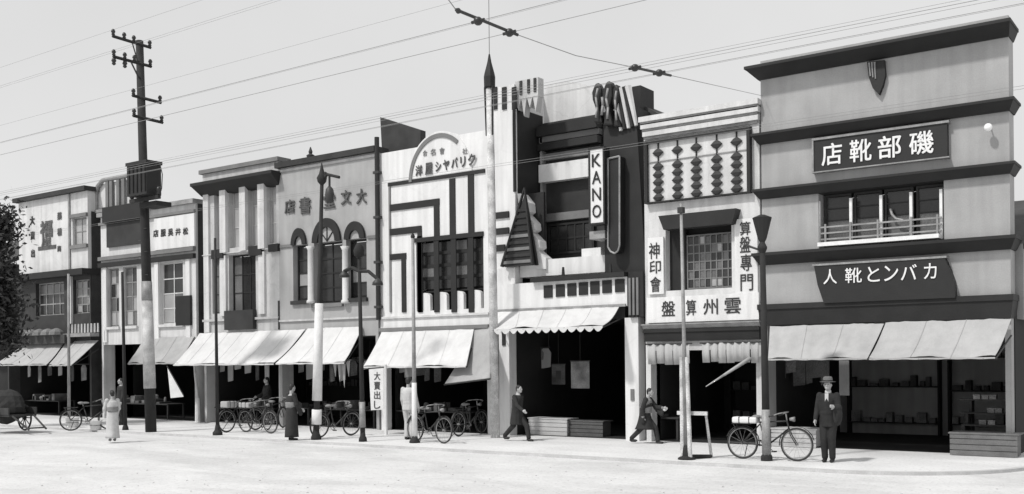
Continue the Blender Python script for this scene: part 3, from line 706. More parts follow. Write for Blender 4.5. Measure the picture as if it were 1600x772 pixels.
# fluted white fan right of the plume, dark chimney behind
for k in range(5):
    p0 = W(965+4.5*k, 140-1.0*k, .02); p1 = W(972+6*k, 205-2*k, .02)
    MB().tube((p0.x, -.04, p0.z), (p1.x, -.04, p1.z), .1, .05, 6).build('flute', M['white2'] if k % 2 == 0 else M['dark'], K)
q = rc(986, 135, 1000, 200, .5); MB().box(q[0], q[1], .55, 1.3, q[2], q[3]).build('chimney', M['dark'], K)
pts = [W(998, 160, .9), W(1030, 178, .9), W(1030, 200, .9), W(998, 200, .9)]; MB().prism([(p.x, p.z) for p in pts], .8, 4).build('side_roof', M['tile'], K)
# shop opening: pillars, room
facade(K, M['white'], xx(780, 600), xx(796, 600), 0, fz0, .0, .35, [], 'pillar'); facade(K, M['white'], xx(977, 600), xx(998, 600), 0, fz0-.31, .0, .35, [], 'pillar')
MB().box(xx(784.5, 530, -.02), xx(789.5, 530, -.02), -.03, -.001, zz(786, 540), zz(786, 515)).build('pillar_niche', M['dark2'], K)
q = W(988, 617, -.02); MB().box(q.x-.05, q.x+.05, -.03, -.001, q.z-.15, q.z+.15).build('notice', M['midgrey'], K)
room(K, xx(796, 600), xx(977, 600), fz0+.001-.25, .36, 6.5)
MB().box(xx(796, 600)+.002, xx(977, 600)-.002, .02, .33, fz0-.32, fz0-.001).build('beam', M['dark'], K)
rear(K, KX0+.2, KX1-.2, 5.6, 7.2, 2.2, 10)
shelves(xx(796, 600)+.4, xx(977, 600)-.6, 6.4, 2.5, 'wide timber shelf at the back of the shop behind the white pillars', 4)
aw = awning('short white scalloped awning under the white fascia between the pillars', (775, 487), (968, 477), (772, 512), (942, 511), -.13, -1.0, M['canvas'], .15, 13, seam=4)
crate(826, 653, 886, 681, .5, .55, mat('counter_white_paint', .45, .08, 3), 'white boarded shop counter in the open front between the white pillars', 'counter', 'shop_counter')
crate(888, 657, 942, 683, .62, .5, mat('counter_grey_paint', .09, .2, 3), 'dark grey boarded counter beside the white counter', 'counter', 'shop_counter')
def poster(px0, py0, px1, py1, y, m, label, dark=None):
    x0, x1, z0, z1 = rc(px0, py0, px1, py1, y); t = thing('hanging_poster', label, 'poster', ((x0+x1)/2, y, z0), 'posters hanging inside the open shop')
    MB().box(x0, x1, y, y+.02, z0, z1).build('sheet', m, t); MB().tube((x0-.03, y+.01, z1+.015), (x1+.03, y+.01, z1+.015), .016).build('rod', M['wood'], t)
    MB().tube(((x0+x1)/2, y+.01, z1+.03), ((x0+x1)/2, y+.01, fz0-.3), .006, .006, 5).build('cord', M['wood'], t)
    if dark: MB().box(x0+(x1-x0)*.3, x1-(x1-x0)*.3, y-.004, y-.001, z0+(z1-z0)*.25, z1-(z1-z0)*.3).build('picture', M['dark2'], t)
poster(892, 565, 921, 607, .9, M['goods2'], 'square grey poster hanging in the dark shop between the pillars')
poster(862, 570, 883, 601, 1.3, M['goods'], 'small dim poster with a dark picture hanging left of the square grey one', True)
# KANO vertical sign
x0, x1, z0, z1 = rc(922, 235, 943, 347, -.45)
ks = thing('vertical_sign', 'tall narrow white sign reading KANO down its length', 'sign', ((x0+x1)/2, -.3, z0))
MB().box(x0, x1, -.45, -.2, z0, z1).build('panel', M['white'], ks)
f = MB(); f.box(x0-.05, x0-.002, -.47, -.18, z0-.05, z1+.05); f.box(x1+.002, x1+.05, -.47, -.18, z0-.05, z1+.05); f.box(x0, x1, -.468, -.182, z1+.002, z1+.05); f.box(x0, x1, -.468, -.182, z0-.05, z0-.002); f.build('frame', M['black'], ks)
b_ = MB(); b_.box(x1-.05, px0+.1, -.199, -.15, z1-.4, z1-.34); b_.box(x1-.05, px0+.1, -.199, -.15, z0+.3, z0+.36); b_.box(px0+.02, px0+.08, -.1501, 0, z1-.4, z1-.34); b_.box(px0+.02, px0+.08, -.1501, 0, z0+.3, z0+.36); b_.build('bracket', M['iron'], ks)
n4 = (z1-z0-.14)/4
for k, ch in enumerate('KANO'):
    zt_ = z1-.07-k*n4; char(ch, x0+.06, x1-.06, zt_-n4+.06, zt_-.05, -.45, M['black'], ks, off=.02)
# neon loop on the pylon
def loop(pts, y): return [Vector((p.x, y, p.z)) for p in [W(a_, b_, y) for a_, b_ in pts]]
nl = thing('loop_sign', 'long dark hanging board edged by a thin pale loop beside the white KANO sign', 'sign', W(960, 395, -.3))
L_ = loop([(950, 248), (968, 244), (968, 384), (965.5, 392), (960.5, 396), (954, 393), (950, 386), (950, 248)], -.3)
MB().prism([(p.x, p.z) for p in L_[:-1]], -.28, -.003).build('panel', M['black'], nl)
MB().path(L_, .025).build('tube', M['steel'], nl)
q = rc(921, 362, 945, 372, -.3); MB().box(q[0], q[1], -.3, .3, q[2], q[3]).build('pylon_bracket', M['steel'], K)

# ================================================================== STRIPED SHOP (black and white stepped frame)
X0, X1 = xx(595, 400), xx(766, 400)
E_ = thing('shop_building', 'white shop front with stepped black stripes round a dark window and an arched name panel', 'building', ((X0+X1)/2, 0, 0), 'shop fronts along the street')
zl = zz(597, 244); zr = zz(762, 205); ztop = zz(680, 226)
ex0, ex1, ez0, ez1 = rc(608, 290, 757, 487, 0); ez1 = zz(680, 279.5); ez0 = zz(680, 490)
dx0, dx1 = xx(652, 430), xx(757, 430); dz1 = zz(704, 370); dz0 = zz(704, 484)
gE = 2.9
facade(E_, M['white'], X0, X1, 0, ztop, -.04, .5, [(dx0, dx1, dz0, dz1), (X0+.12, X1-.12, -1, gE)])
# taller right half of the parapet and the arch
MB().box(xx(700, 230), X1-.01, -.03, .4, ztop+.001, zz(735, 208)).build('parapet', M['white'], E_)
ac = W(685, 280, -.1); R1 = ac.x-xx(636, 280, -.1); zc0 = zz(680, 279, -.1)
hR = zz(682, 205, -.1)-zc0
def arch(r0, f0, r1, f1, y0, y1, nm, m, a0=0, a1=180):
    vs = []; n = 28
    for i in range(n+1):
        t = R(a1+(a0-a1)*i/n)
        for (r, f_) in ((r0, f0), (r1, f1)):
            for y in (y0, y1): vs.append((ac.x+r*math.cos(t), y, zc0+f_*math.sin(t)))
    fs = []
    for i in range(n):
        o = 4*i; p = o+4
        fs += [(o, p, p+2, o+2), (o+1, o+3, p+3, p+1), (o+2, p+2, p+3, o+3), (o, o+1, p+1, p)]
    fs += [(0, 2, 3, 1), (4*n, 4*n+1, 4*n+3, 4*n+2)]
    return MB().add(vs, fs).build(nm, m, E_)
an = MB(); n = 28
an.prism([(ac.x+R1*math.cos(math.pi*i/n), zc0+hR*math.sin(math.pi*i/n)) for i in range(n+1)], -.07, .3); an.build('arch_panel', M['white'], E_)
arch(R1*.86, hR*.86, R1*.95, hR*.95, -.1, -.069, 'arch_moulding', M['midgrey'], 50, 180)
for ch, x0, y0, x1, y1 in (('洋', 649, 259, 660, 274), ('屋', 664, 255, 676, 272), ('シ', 680, 253, 689, 267), ('ヤ', 692, 250, 702, 265), ('バ', 705, 247, 715, 261), ('リ', 719, 245, 727, 260), ('ク', 731, 241, 743, 257)):
    q = rc(x0, y0, x1, y1, -.1); char(ch, q[0], q[1], q[2], q[3], -.072, M['inkg'], E_, off=.05, th=.03)
for ch, x0, y0, x1, y1 in (('合', 660, 235, 667, 243), ('名', 672, 233, 680, 242), ('會', 686, 231, 694, 240), ('社', 722, 232, 730, 240)):
    q = rc(x0, y0, x1, y1, -.1); char(ch, q[0], q[1], q[2], q[3], -.072, M['steel'], E_, off=.02, th=.02)
# the stepped stripes: battens proud of the wall
yb = -.075
def vb(px, py0, py1, wd, m='dark', nm='stripe'):
    a = W(px, py0, yb); b = W(px, py1, yb); MB().box(a.x-wd/2, a.x+wd/2, yb, -.042, b.z, a.z).build(nm, M[m], E_); return a, b
def hb(px0, px1, py, ht, m='dark'):    # py at px0; horizontal in the world
    a = W(px0, py, yb); x1 = xx(px1, py, yb); MB().box(a.x, x1, yb-.003, -.042, a.z-ht/2, a.z+ht/2).build('stripe', M[m], E_)
a = W(606, 289, yb); MB().box(a.x, X1-.12, yb-.006, -.042, a.z-.05, a.z+.06).build('stripe', M['dark'], E_)
vb(608, 290, 488, .07, 'midgrey')
hb(609, 686, 325, .2); vb(681.5, 318, 371, .2)
hb(609, 658, 363, .2); vb(655, 357, 488, .16, 'dark2')
hb(609, 634, 402, .18); vb(630, 399, 488, .17)
for px, t0 in ((706, 279), (735, 273)): vb(px, t0, 369, .21)
MB().box(dx0-.06, dx1+.02, -.09, -.043, dz1-.08, dz1+.05).build('lintel', M['dark'], E_)
for px in (655, 681, 708, 735): vb(px, 369, 488, .19, nm='stub')
window(E_, dx0+.01, dx1-.01, dz0+.55, dz1-.01, .1, 4, 4, M['dark'], M['glass'], fr=.05, bar=.1, pick=lambda i, j: M['glass_mid'] if j in (1, 3) and (i+j) % 2 else M['glass'])
MB().box(dx0, dx1, .42, .459, dz0, dz1).build('inner_wall', M['room'], E_)
for k in range(4):                                         # rounded white stubs under the window
    a_ = dx0+(dx1-dx0)*(k+.02)/4; b_ = dx0+(dx1-dx0)*(k+.98)/4; pts = [(a_+.1, dz0), (b_-.1, dz0)]
    for i in range(9):
        t = math.pi*i/8; pts.append(((a_+b_)/2+((b_-a_)/2-.1)*math.cos(t), dz0+.42+.12*math.sin(t)))
    MB().prism(pts, -.03, .09).build('stub', M['white'], E_)
MB().box(X0-.01, X1-.02, -.1, -.041, zz(680, 492)-.06, zz(680, 492)).build('ledge', M['white2'], E_)
MB().box(X0-.02, X1-.02, -.13, -.042, zz(680, 513)-.05, zz(680, 510)).build('batten', M['midgrey'], E_)
room(E_, X0+.12, X1-.12, gE, .3, 5)
shelves(X0+.6, X1-.6, 4.9, 2.3, 'timber shelf at the back of the striped shop')
# dark rear gable standing up behind the parapet on the left
pts = [W(594, 183, 1.2), W(657, 203, 1.2), W(657, 260, 1.2), W(598, 260, 1.2)]
MB().prism([(p.x, p.z) for p in pts], 1.2, 1.45).build('rear_gable', M['wood'], E_)
rear(E_, X0+.05, X1-.1, 5.4, 6.9, .6, 9)
awning('bright white awning under the black and white striped shop front', (598, 515), (741, 511), (568, 572), (728, 572), -.05, -1.2, M['canvas'], .05)
# side curtain hanging off its right end
t = thing('side_awning', 'grey canvas flap hanging lower at the right end of the striped shop awning', 'awning', W(735, 600, -1.0))
P = [W(743, 513, -.06), W(767, 508, -.06), W(766, 592, -1.1), W(694, 601, -1.25)]
vs = []; fs = []
for k in (0, 1):
    for j in range(7):
        for i in range(9):
            p = P[0].lerp(P[1], i/8).lerp(P[3].lerp(P[2], i/8), j/6); s = .07*math.sin(math.pi*j/6)
            vs.append((p.x, p.y+.03*math.sin(i*1.3)*j/6+k*.01, p.z-s))
for j in range(6):
    for i in range(8):
        a = j*9+i; fs.append((a, a+9, a+10, a+1)); fs.append((63+a, 64+a, 63+a+10, 63+a+9))
MB().add(vs, fs).build('canvas', M['canvas3'], t, True)
MB().tube(P[3], P[2], .025).build('front_bar', M['wood'], t)

# ================================================================== GREY SHOP WITH ARCHES (two bays)
X0, Xm, X1 = xx(317, 400), xx(436, 390), xx(590, 380)
D = thing('shop_building', 'grey shop front with three arched windows beside a paler bay of tall piers', 'building', ((X0+X1)/2, 0, 0), 'shop fronts along the street')
zDl = zz(376, 257); zDr = zz(512, 243); gD = 2.95
# --- pale left bay
lw = [(xx(334, 340), xx(346, 340)), (xx(357, 340), xx(377, 340)), (xx(386, 340), xx(405, 340)), (xx(416, 340), xx(431, 340))]
zu1, zu0 = zz(376, 290), zz(376, 386); zl1, zl0 = zz(376, 397), zz(376, 488)
low = [(xx(331, 440), xx(342, 440)), (xx(357, 440), xx(399, 440)), (xx(419, 440), xx(432, 440))]
facade(D, M['pale'], X0, Xm-.003, 0, zDl, .02, .5, [(a, b, zu0, zu1) for a, b in lw]+[(a, b, zl0, zl1) for a, b in low[:1]]+[(low[1][0], low[1][1], zl0, zl1), (X0+.12, Xm-.1, -1, gD)])
band(D, X0, Xm, zz(376, 296, -.2), zz(376, 275, -.3), .42, .02, .12, M['dark'], 'cornice', .02)
MB().box(X0-.1, Xm+.05, -.08, .53, zz(376, 262), zDl+.03).build('coping', M['midgrey'], D)
for a, b in lw: window(D, a+.01, b-.01, zu0+.01, zu1-.01, .2, 1, 3, M['pale'], M['glass_pale'], fr=.04)
for px in (349, 380, 409):
    x = xx(px, 330, -.1); MB().box(x-.2, x+.12, -.12, .015, zu0-.15, zz(px, 296-(px-349)*.22, -.1)).build('pier', M['white2'], D)
    MB().prism([(x-.2, zz(px, 296-(px-349)*.22, -.1)+.001), (x+.12, zz(px, 296-(px-349)*.22, -.1)+.001), (x-.04, zz(px, 285-(px-349)*.22, -.1))], -.118, .014).build('pier_cap', M['white2'], D)
MB().box(X0+.05, Xm, -.08, .019, zl1+.06, zu0-.16).build('string_course', M['white2'], D)
for px0, px1, py0, py1 in ((330, 348, 391, 403), (388, 408, 385, 398), (419, 434, 382, 392)):
    q = rc(px0, py0, px1, py1, -.1); MB().box(q[0], q[1], -.11, .018, q[2], q[3]).build('awning_box', M['dark'], D)
x = xx(322, 440, -.06); MB().box(x-.14, x+.14, -.06, .018, zz(322, 520), zz(322, 300)).build('pier', M['white2'], D)
for px in (348, 408):
    x = xx(px, 440, -.06); MB().box(x-.15, x+.15, -.06, .018, zl0-.1, zl1).build('pier', M['white2'], D)
window(D, low[0][0], low[0][1], zl0, zl1, .15, 1, 3, M['dark2'], M['glass_mid'])
window(D, low[1][0]+.01, low[1][1]-.01, zl0+.01, zl1-.01, .2, 3, 3, M['dark'], M['glass'], pick=lambda i, j: M['glass_mid'] if i == 0 else M['glass'])
q = rc(350, 486, 395, 514, -.15); MB().box(q[0], q[1], -.15, .017, q[2], q[3]).build('sign_panel', M['dark2'], D)
MB().box(X0+.02, Xm-.02, -.07, .018, zl0-.28, zl0-.2).build('ledge', M['pale'], D)
# --- grey right bay
zs = zz(512, 378); ac_ = []
arches = [(469, 458, 481), (513, 491, 535), (553.5, 541, 573)]
wins = []
for c_, a, b in arches:
    A_ = xx(a, 420, 0); B_ = xx(b, 420, 0); zb_ = zz(c_, {469: 470, 513: 474, 553.5: 466}[c_])
    wins.append((A_, B_, zb_, zs))
facade(D, M['grey2'], Xm, X1, 0, zDr, 0, .5, [(a, b, c, d) for a, b, c, d in wins]+[(Xm+.1, X1-.12, -1, gD)])
MB().box(Xm-.02, X1+.03, -.16, .52, zDr-.16, zDr+.02).build('coping', M['dark2'], D)
MB().box(Xm+.02, X1-.02, -.05, -.002, zDr-.3, zDr-.22).build('moulding', M['pale'], D)
p = W(487, 240); MB().lathe((p.x, -.05, zDr+.021), [(.12, 0), (.14, .06), (.05, .12), (.07, .18), (.015, .34)], 10).build('finial', M['dark2'], D)
for k, (A_, B_, zb_, zt_) in enumerate(wins):
    cx_ = (A_+B_)/2; r = (B_-A_)/2; h_ = (zz(513, 341)-zs) if k == 1 else (zz(553, 347)-zz(553, 374))
    n = 16
    MB().prism([(cx_+r*math.cos(math.pi*i/n), zt_+.001+h_*math.sin(math.pi*i/n)) for i in range(n+1)], -.03, -.002).build('fanlight', M['glass_pale'] if k == 1 else M['grey2'], D)
    vs = []; fs = []
    for i in range(n+1):
        t_ = math.pi*i/n
        for f_ in (1.0, .62 if k == 1 else .5):
            for y in (-.11, -.001): vs.append((cx_+r*f_*math.cos(t_), y, zt_+h_*f_*math.sin(t_)))
    for i in range(n):
        o = 4*i; p_ = o+4; fs += [(o, o+2, p_+2, p_), (o+1, p_+1, p_+3, o+3), (o+2, o+3, p_+3, p_+2), (o, p_, p_+1, o+1)]
    fs += [(0, 1, 3, 2), (4*n, 4*n+2, 4*n+3, 4*n+1)]
    MB().add(vs, fs).build('arch_moulding', M['dark'], D)
    if k == 1:
        for t_ in (45, 90, 135): MB().tube((cx_, -.04, zt_+.02), (cx_+r*.6*math.cos(R(t_)), -.04, zt_+h_*.6*math.sin(R(t_))), .02).build('glazing_bar', M['dark'], D)
    window(D, A_+.01, B_-.01, zb_+.01, zt_-.01, .2, 2 if k == 1 else 1, 4, M['dark'], M['glass'], bar=.045, pick=(lambda i, j: M['glass']) if k == 1 else (lambda i, j: M['glass_pale'] if j == 1 else M['glass']))
    MB().box(A_-.05, B_+.05, -.1, -.003, zb_-.12, zb_-.001).build('sill', M['dark2'] if k != 1 else M['midgrey'], D)
for px in (485, 539):
    x = xx(px, 430, -.1); MB().lathe((x, -.08, zz(px, 474, -.1)), [(.15, 0), (.15, .08), (.11, .12), (.1, zz(px, 385, -.1)-zz(px, 474, -.1)-.12), (.16, zz(px, 385, -.1)-zz(px, 474, -.1))], 12).build('column', M['white2'], D, True)
for px0, px1 in ((437, 458), (573.5, 589)):
    a = xx(px0, 380, -.05); b = xx(px1, 380, -.05); MB().box(a, b, -.05, -.002, zs-.04, zs+.05).build('string_course', M['midgrey'], D)
MB().box(Xm+.02, X1-.02, -.06, -.0015, zz(512, 500), zz(512, 497)).build('ledge', M['pale'], D)
x = xx(435, 440, -.02); MB().box(x-.03, x+.03, -.03, -.002, zz(435, 515), zz(435, 470)).build('rib', M['dark2'], D)
for px in (444, 465): 
    pass
for ch, x0, y0, x1, y1 in (('店', 445, 313, 461, 332), ('書', 468, 309, 486, 333), ('堂', 506, 303, 524, 324), ('文', 533, 298, 549, 318), ('大', 557, 296, 573, 317)):
    q = rc(x0, y0, x1, y1, -.03); char(ch, q[0], q[1], q[2], q[3], -.002, M['inkg'], D, off=.035, th=.05)
p = xx(588, 360, -.2); dp = thing('downpipe', 'black rainwater pipe between the grey shop and the striped shop', 'pipe', (p, -.12, 0))
MB().tube((p, -.14, zz(588, 500, -.14)), (p, -.14, zz(586, 215, -.14)), .075, .075, 10).build('pipe', M['black'], dp)
for k in range(4):
    z = zz(588, 480-70*k, -.14); MB().box(p-.11, p+.11, -.22, -.01, z-.04, z+.04).build('clip', M['iron'], dp)
room(D, X0+.12, X1-.12, gD, .5, 5)
MB().box(xx(436, 600)-.1, xx(436, 600)+.1, .1, .3, 0, gD).build('doorpost', M['wood'], D)
rear(D, X0+.1, X1-.2, 4.8, 6.2)
shelves(X0+.4, Xm-.6, 4.9, 2.2, 'timber shelf at the back left of the grey arched shop'); shelves(Xm+.6, X1-.6, 4.9, 2.4, 'timber shelf at the back right of the grey arched shop')
awning('bright white awning under the tall pale piers', (312, 520), (477, 515.5), (271, 569), (428, 568), -.05, -1.25, M['canvas'], .05)
awning('bright white awning under the three arched windows', (481, 515.5), (566, 508), (431, 568), (538, 565), -.05, -1.25, M['canvas'], .05, seam=3)
# torn fringe hanging at the awning's right end
q = rc(520, 563, 548, 606, -1.0); t = thing('hanging_cloth', 'ragged pale cloth strips hanging under the awning beside the grey arched shop', 'cloth', ((q[0]+q[1])/2, -1.0, q[3]))
MB().tube((q[0]-.05, -1.0, q[3]), (q[1]+.05, -1.0, q[3]), .02).build('rod', M['wood'], t)
for k in range(4):
    a = q[0]+(q[1]-q[0])*k/4; b = q[0]+(q[1]-q[0])*(k+.9)/4; l = (q[3]-q[2])*(.6+.4*((k*7) % 3)/2)
    MB().prism([(a, q[3]-.021), (b, q[3]-.021), ((a+b)/2+.03, q[3]-l)], -1.008, -.992).build('strip', M['canvas3'], t)

# ================================================================== SHOP WITH THE PALE FASCIA
X0, X1 = xx(158, 420), xx(306, 420)
Cb = thing('shop_building', 'narrow pale shop front with a small lettered fascia behind the big utility pole', 'building', ((X0+X1)/2, 0, 0), 'shop fronts along the street')
zt = zz(237, 324); gC = 2.9
zw1, zw0 = zz(237, 413), zz(237, 508)
hw = [(xx(168, 450), xx(186, 450)), (xx(192, 450), xx(214, 450)), (xx(250, 450), xx(286, 450))]
facade(Cb, M['white2'], X0, X1, 0, zt, 0, 1.3, [(a, b, zw0, zw1) for a, b in hw]+[(X0+.12, X1-.12, -1, gC)])
MB().box(X1+.002, X1+.02, .1, 1.25, gC-.4, zt-.1).build('side_shade_sheet', M['wood'], Cb)  # added dark sheet: shade of the side turned from the sun, put into colour
MB().box(X0-.04, X1+.06, -.16, 1.34, zt-.1, zt+.06).build('coping', M['steel'], Cb)
MB().box(X0-.02, X1+.03, -.1, -.002, zt-.42, zt-.32).build('moulding', M['midgrey'], Cb)
for a_, b_, m_ in ((395, 400, 'midgrey'), (405, 411, 'dark')):
    MB().box(X0-.02, X1+.02, -.14, -.003, zz(237, b_-.5), zz(237, a_-1.5)).build('string_course', M[m_], Cb)
q = rc(166, 336, 222, 380, -.1); MB().box(q[0], q[1], -.1, -.004, q[2], q[3]).build('dark_panel', M['dark2'], Cb)
q = rc(160, 325, 222, 340, -.2); MB().box(q[0], q[1], -.22, -.005, q[2], q[3]).build('hood', M['dark'], Cb)
q = rc(240, 342, 303, 384, -.1); fs_ = thing('fascia_board', 'white fascia board with five small dark characters right of the utility pole', 'sign', ((q[0]+q[1])/2, -.002, q[2]))
MB().box(q[0], q[1], -.08, -.004, q[2], q[3]).build('panel', M['white'], fs_)
for k, ch in enumerate('店服吳井松'):
    px = 243+11.6*k; c_ = rc(px-4.2, 359.5-.9*k, px+4.2, 370-.9*k, -.1); char(ch, c_[0], c_[1], c_[2], c_[3], -.08, M['ink'], fs_, off=.06, th=.01)
for k, (a, b) in enumerate(hw):
    window(Cb, a, b, zw0, zw1, .12, 2, 4, M['white2'] if k == 2 else M['steel'], M['glass_mid'], bar=.04, pick=(lambda i, j: M['glass_pale'] if j < 2 and i == 0 else (M['glass'] if j != 1 else M['glass_mid'])) if k == 2 else (lambda i, j: random.choice([M['glass'], M['glass_mid'], M['glass_pale']])))
    MB().box(a-.06, b+.06, -.09, -.003, zw0-.1, zw0-.001).build('sill', M['white2'], Cb)
for px in (244, 293, 163):
    x = xx(px, 460, -.07); MB().box(x-.12, x+.12, -.07, -.002, gC+.1, zw1+.05).build('pilaster', M['white'], Cb)
q = rc(274, 463, 297, 508, -.1); MB().box(q[0], q[1], -.1, -.005, q[2], q[3]).build('notice_board', M['dark'], Cb)
room(Cb, X0+.12, X1-.12, gC, .5, 5)
shelves(X0+.5, X1-.5, 4.9, 2.2, 'timber shelf at the back of the narrow pale shop')
rear(Cb, X0+.1, X1-.3, 4.8, 6.2, 1.4)
awning('greyer awning under the small lettered fascia', (226, 529), (304, 524), (200, 567), (279, 567), -.03, -1.15, M['canvas3'], .05, seam=3)
# rooftop frame with round-cornered bays
q = rc(146, 283, 205, 326, .2)
rf = thing('rooftop_sign_frame', 'open rooftop sign frame with a rounded corner behind the transformer pole', 'sign frame', ((q[0]+q[1])/2, .5, q[2]))
xs_ = q[0]; xe = q[1]+.6; zb_, zt_ = zz(175, 325, .3), zz(175, 279, .3)
MB().path([(xs_, .3, zb_), (xs_, .3, zt_-.5), (xs_+.15, .3, zt_-.2), (xs_+.5, .3, zt_), (xe, .3, zt_), (xe, .3, zb_)], .09, 8).build('hoop', M['steel'], rf)
for px in (168, 174, 185, 193):
    x = xx(px, 300, .3); MB().box(x-.09, x+.09, .26, .36, zb_, zt_-.02).build('post', M['midgrey'], rf)
MB().box(xs_+.05, xe-.05, .38, .44, zb_+.1, zt_-.12).build('panel', M['white2'], rf)
MB().box(xs_-.1, xe+.05, .2, .9, zb_-.12, zb_-.001).build('base', M['steel'], rf)
for px in (150, 180):
    x = xx(px, 325, .5); MB().tube((x, .7, zb_-.12), (x, 1.6, 5.6), .06).build('strut', M['wood'], rf)
MB().box(xs_, xe, .5, .62, zt-.3, zb_-.13).build('stand', M['midgrey'], rf)

# ================================================================== SHOP WITH THE BIG WHITE SIGN WALL
X0, Xs, X1 = xx(33, 360), xx(110, 360), xx(141, 380)
B = thing('shop_building', 'white sign-walled shop front over a dark timber upper storey at the far left', 'building', ((X0+X1)/2, 0, 0), 'shop fronts along the street')
zt = zz(90, 306); zb_ = zz(90, 425); gB = 2.9
wa, wb = xx(117, 360), xx(139, 360); wz1, wz0 = zz(128, 340), zz(128, 383)
facade(B, M['white2'], X0, X1, zb_, zt, -.1, 1.6, [(wa, wb, wz0, wz1)], 'sign_wall')
MB().box(X1+.002, X1+.02, .05, 1.4, gB, zz(141, 330)).build('side_shade_sheet', M['wood'], B)  # shade of the right-hand return, laid on as a dark sheet
MB().box(X0-.15, X1+.08, -.3, 1.52, zt-.04, zt+.14).build('coping', M['dark2'], B)
x = xx(109.5, 360, -.1); MB().box(x-.05, x+.05, -.16, -.102, zb_+.02, zt-.05).build('rib', M['steel'], B)
window(B, wa, wb, wz0, wz1, 0, 2, 2, M['steel'], M['glass_pale'])
MB().box(wa-.1, wb+.1, -.2, -.101, wz0-.14, wz0-.001).build('sill', M['midgrey'], B); MB().box(wa-.1, wb+.1, -.2, -.101, wz1+.001, wz1+.14).build('lintel', M['midgrey'], B)
sgn = thing('wall_lettering', 'faded dark characters in three columns on the white sign wall', 'sign', (xx(72, 360, -.1), -.1, zz(72, 400, -.1)))
for ch, x0, y0, x1, y1, m_ in (('大', 47, 338, 55, 351, 'ink'), ('賣', 48, 362, 55, 374, 'ink'), ('出', 49, 390, 55, 402, 'ink'), ('福', 63, 346, 83, 370, 'inkg'), ('屋', 65, 372, 81, 384, 'inkg'), ('藥', 90, 332, 97, 343, 'inkg'), ('種', 90, 357, 97, 368, 'inkg'), ('商', 90, 384, 96, 393, 'inkg')):
    q = rc(x0, y0, x1, y1, -.1); char(ch, q[0], q[1], q[2], q[3], -.102, M[m_], sgn, off=.06, th=.02)
q = rc(60, 386, 88, 392, -.1); MB().box(q[0], q[1], -.12, -.102, q[2]+.1, q[3]).build('stroke', M['inkg'], sgn)
MB().box(X0-.1, X1+.05, -.4, 1.4, zb_-.25, zb_-.002).build('eave', M['dark'], B)
ww = [(xx(56, 460), xx(100, 460)), (xx(114, 460), xx(140, 460))]; z1_, z0_ = zz(90, 440), zz(90, 492)
facade(B, M['wood'], X0-1.2, X1, 0, zb_-.251, 0, .5, [(a, b, z0_, z1_) for a, b in ww]+[(X0-1.1, X1-.12, -1, gB)], 'wall')
window(B, ww[0][0], ww[0][1], z0_, z1_, .15, 4, 3, M['steel'], M['glass'], bar=.05, pick=lambda i, j: M['glass'] if j < 2 else M['glass_mid'])
window(B, ww[1][0], ww[1][1], z0_, z1_, .15, 3, 4, M['steel'], M['glass_mid'], bar=.05, pick=lambda i, j: random.choice([M['glass_mid'], M['glass_pale'], M['glass']]))
x = xx(108, 460, -.1); MB().box(x-.12, x+.12, -.1, -.002, z0_-.4, zb_-.252).build('post', M['white2'], B)
for k in range(9):
    a = xx(113, 500, -.3); b = xx(153, 500, -.3); x = a+(b-a)*k/8; MB().tube((x, -.3, zz(130, 520, -.3)), (x, -.3, zz(130, 506, -.3)), .04, .03, 6).build('baluster', M['white2'], B)
MB().box(xx(112, 520), xx(155, 520), -.4, -.003, zz(130, 526, -.3), zz(130, 520.5, -.3)).build('ledge', M['steel'], B)
# scalloped pale ridge of tiles over the left half of the shop
a, b = xx(-30, 512, -.4), xx(104, 512, -.4); z_ = zz(60, 517, -.4)
k = 0; x = a
eb = MB().box(a, b, -.5, -.003, z_-.55, z_-.2).build('pent_roof', M['tile'], B)
while x < b:
    MB().lathe((x, -.5, z_-.2), [(.3, 0), (.28, .12), (.18, .22), (.04, .27)], 8).build('ridge_tile', M['midgrey'], B); x += .62
room(B, X0-1.1, X1-.12, gB-.001, .5, 5)
shelves(X0+.5, X1-.5, 4.9, 2.2, 'timber shelf at the back of the far left shop')
rear(B, X0-1, X1-.3, 4.6, 6.0, 1.8)
awning('off-white awning of the far left shop, longer left length', (40, 535), (101, 533), (-12, 570), (73, 569), -.05, -1.3, M['canvas2'], .05, seam=3)
awning('off-white awning of the far left shop, right length beside the narrow pale shop', (104, 533), (154, 532), (77, 570), (112, 570), -.05, -1.3, M['canvas2'], .05, seam=3)
# dark house closing the left edge of the view
hx1 = X0-1.4; hh_ = thing('timber_house', 'dark timber house at the left edge behind the dark tree', 'building', (hx1-3, 0, 0))
MB().box(hx1-7, hx1, .4, 8, 0, 6.6).build('wall', M['wood'], hh_)
for k in range(14): MB().box(hx1-7+.5*k, hx1-7+.5*k+.06, .36, .4, 2.9, 6.5).build('batten', M['dark'], hh_)
r_ = MB(); r_.slab([(hx1-7.3, -.2, 6.6), (hx1+.2, -.2, 6.6), (hx1+.2, 4, 8.4), (hx1-7.3, 4, 8.4)], .14); r_.slab([(hx1-7.3, 4, 8.4), (hx1+.2, 4, 8.4), (hx1+.2, 8.4, 6.6), (hx1-7.3, 8.4, 6.6)], .14); r_.build('roof', M['tile'], hh_)
MB().box(hx1-6.8, hx1-.2, .37, .398, 0, 2.7).build('door_panel', M['room'], hh_)

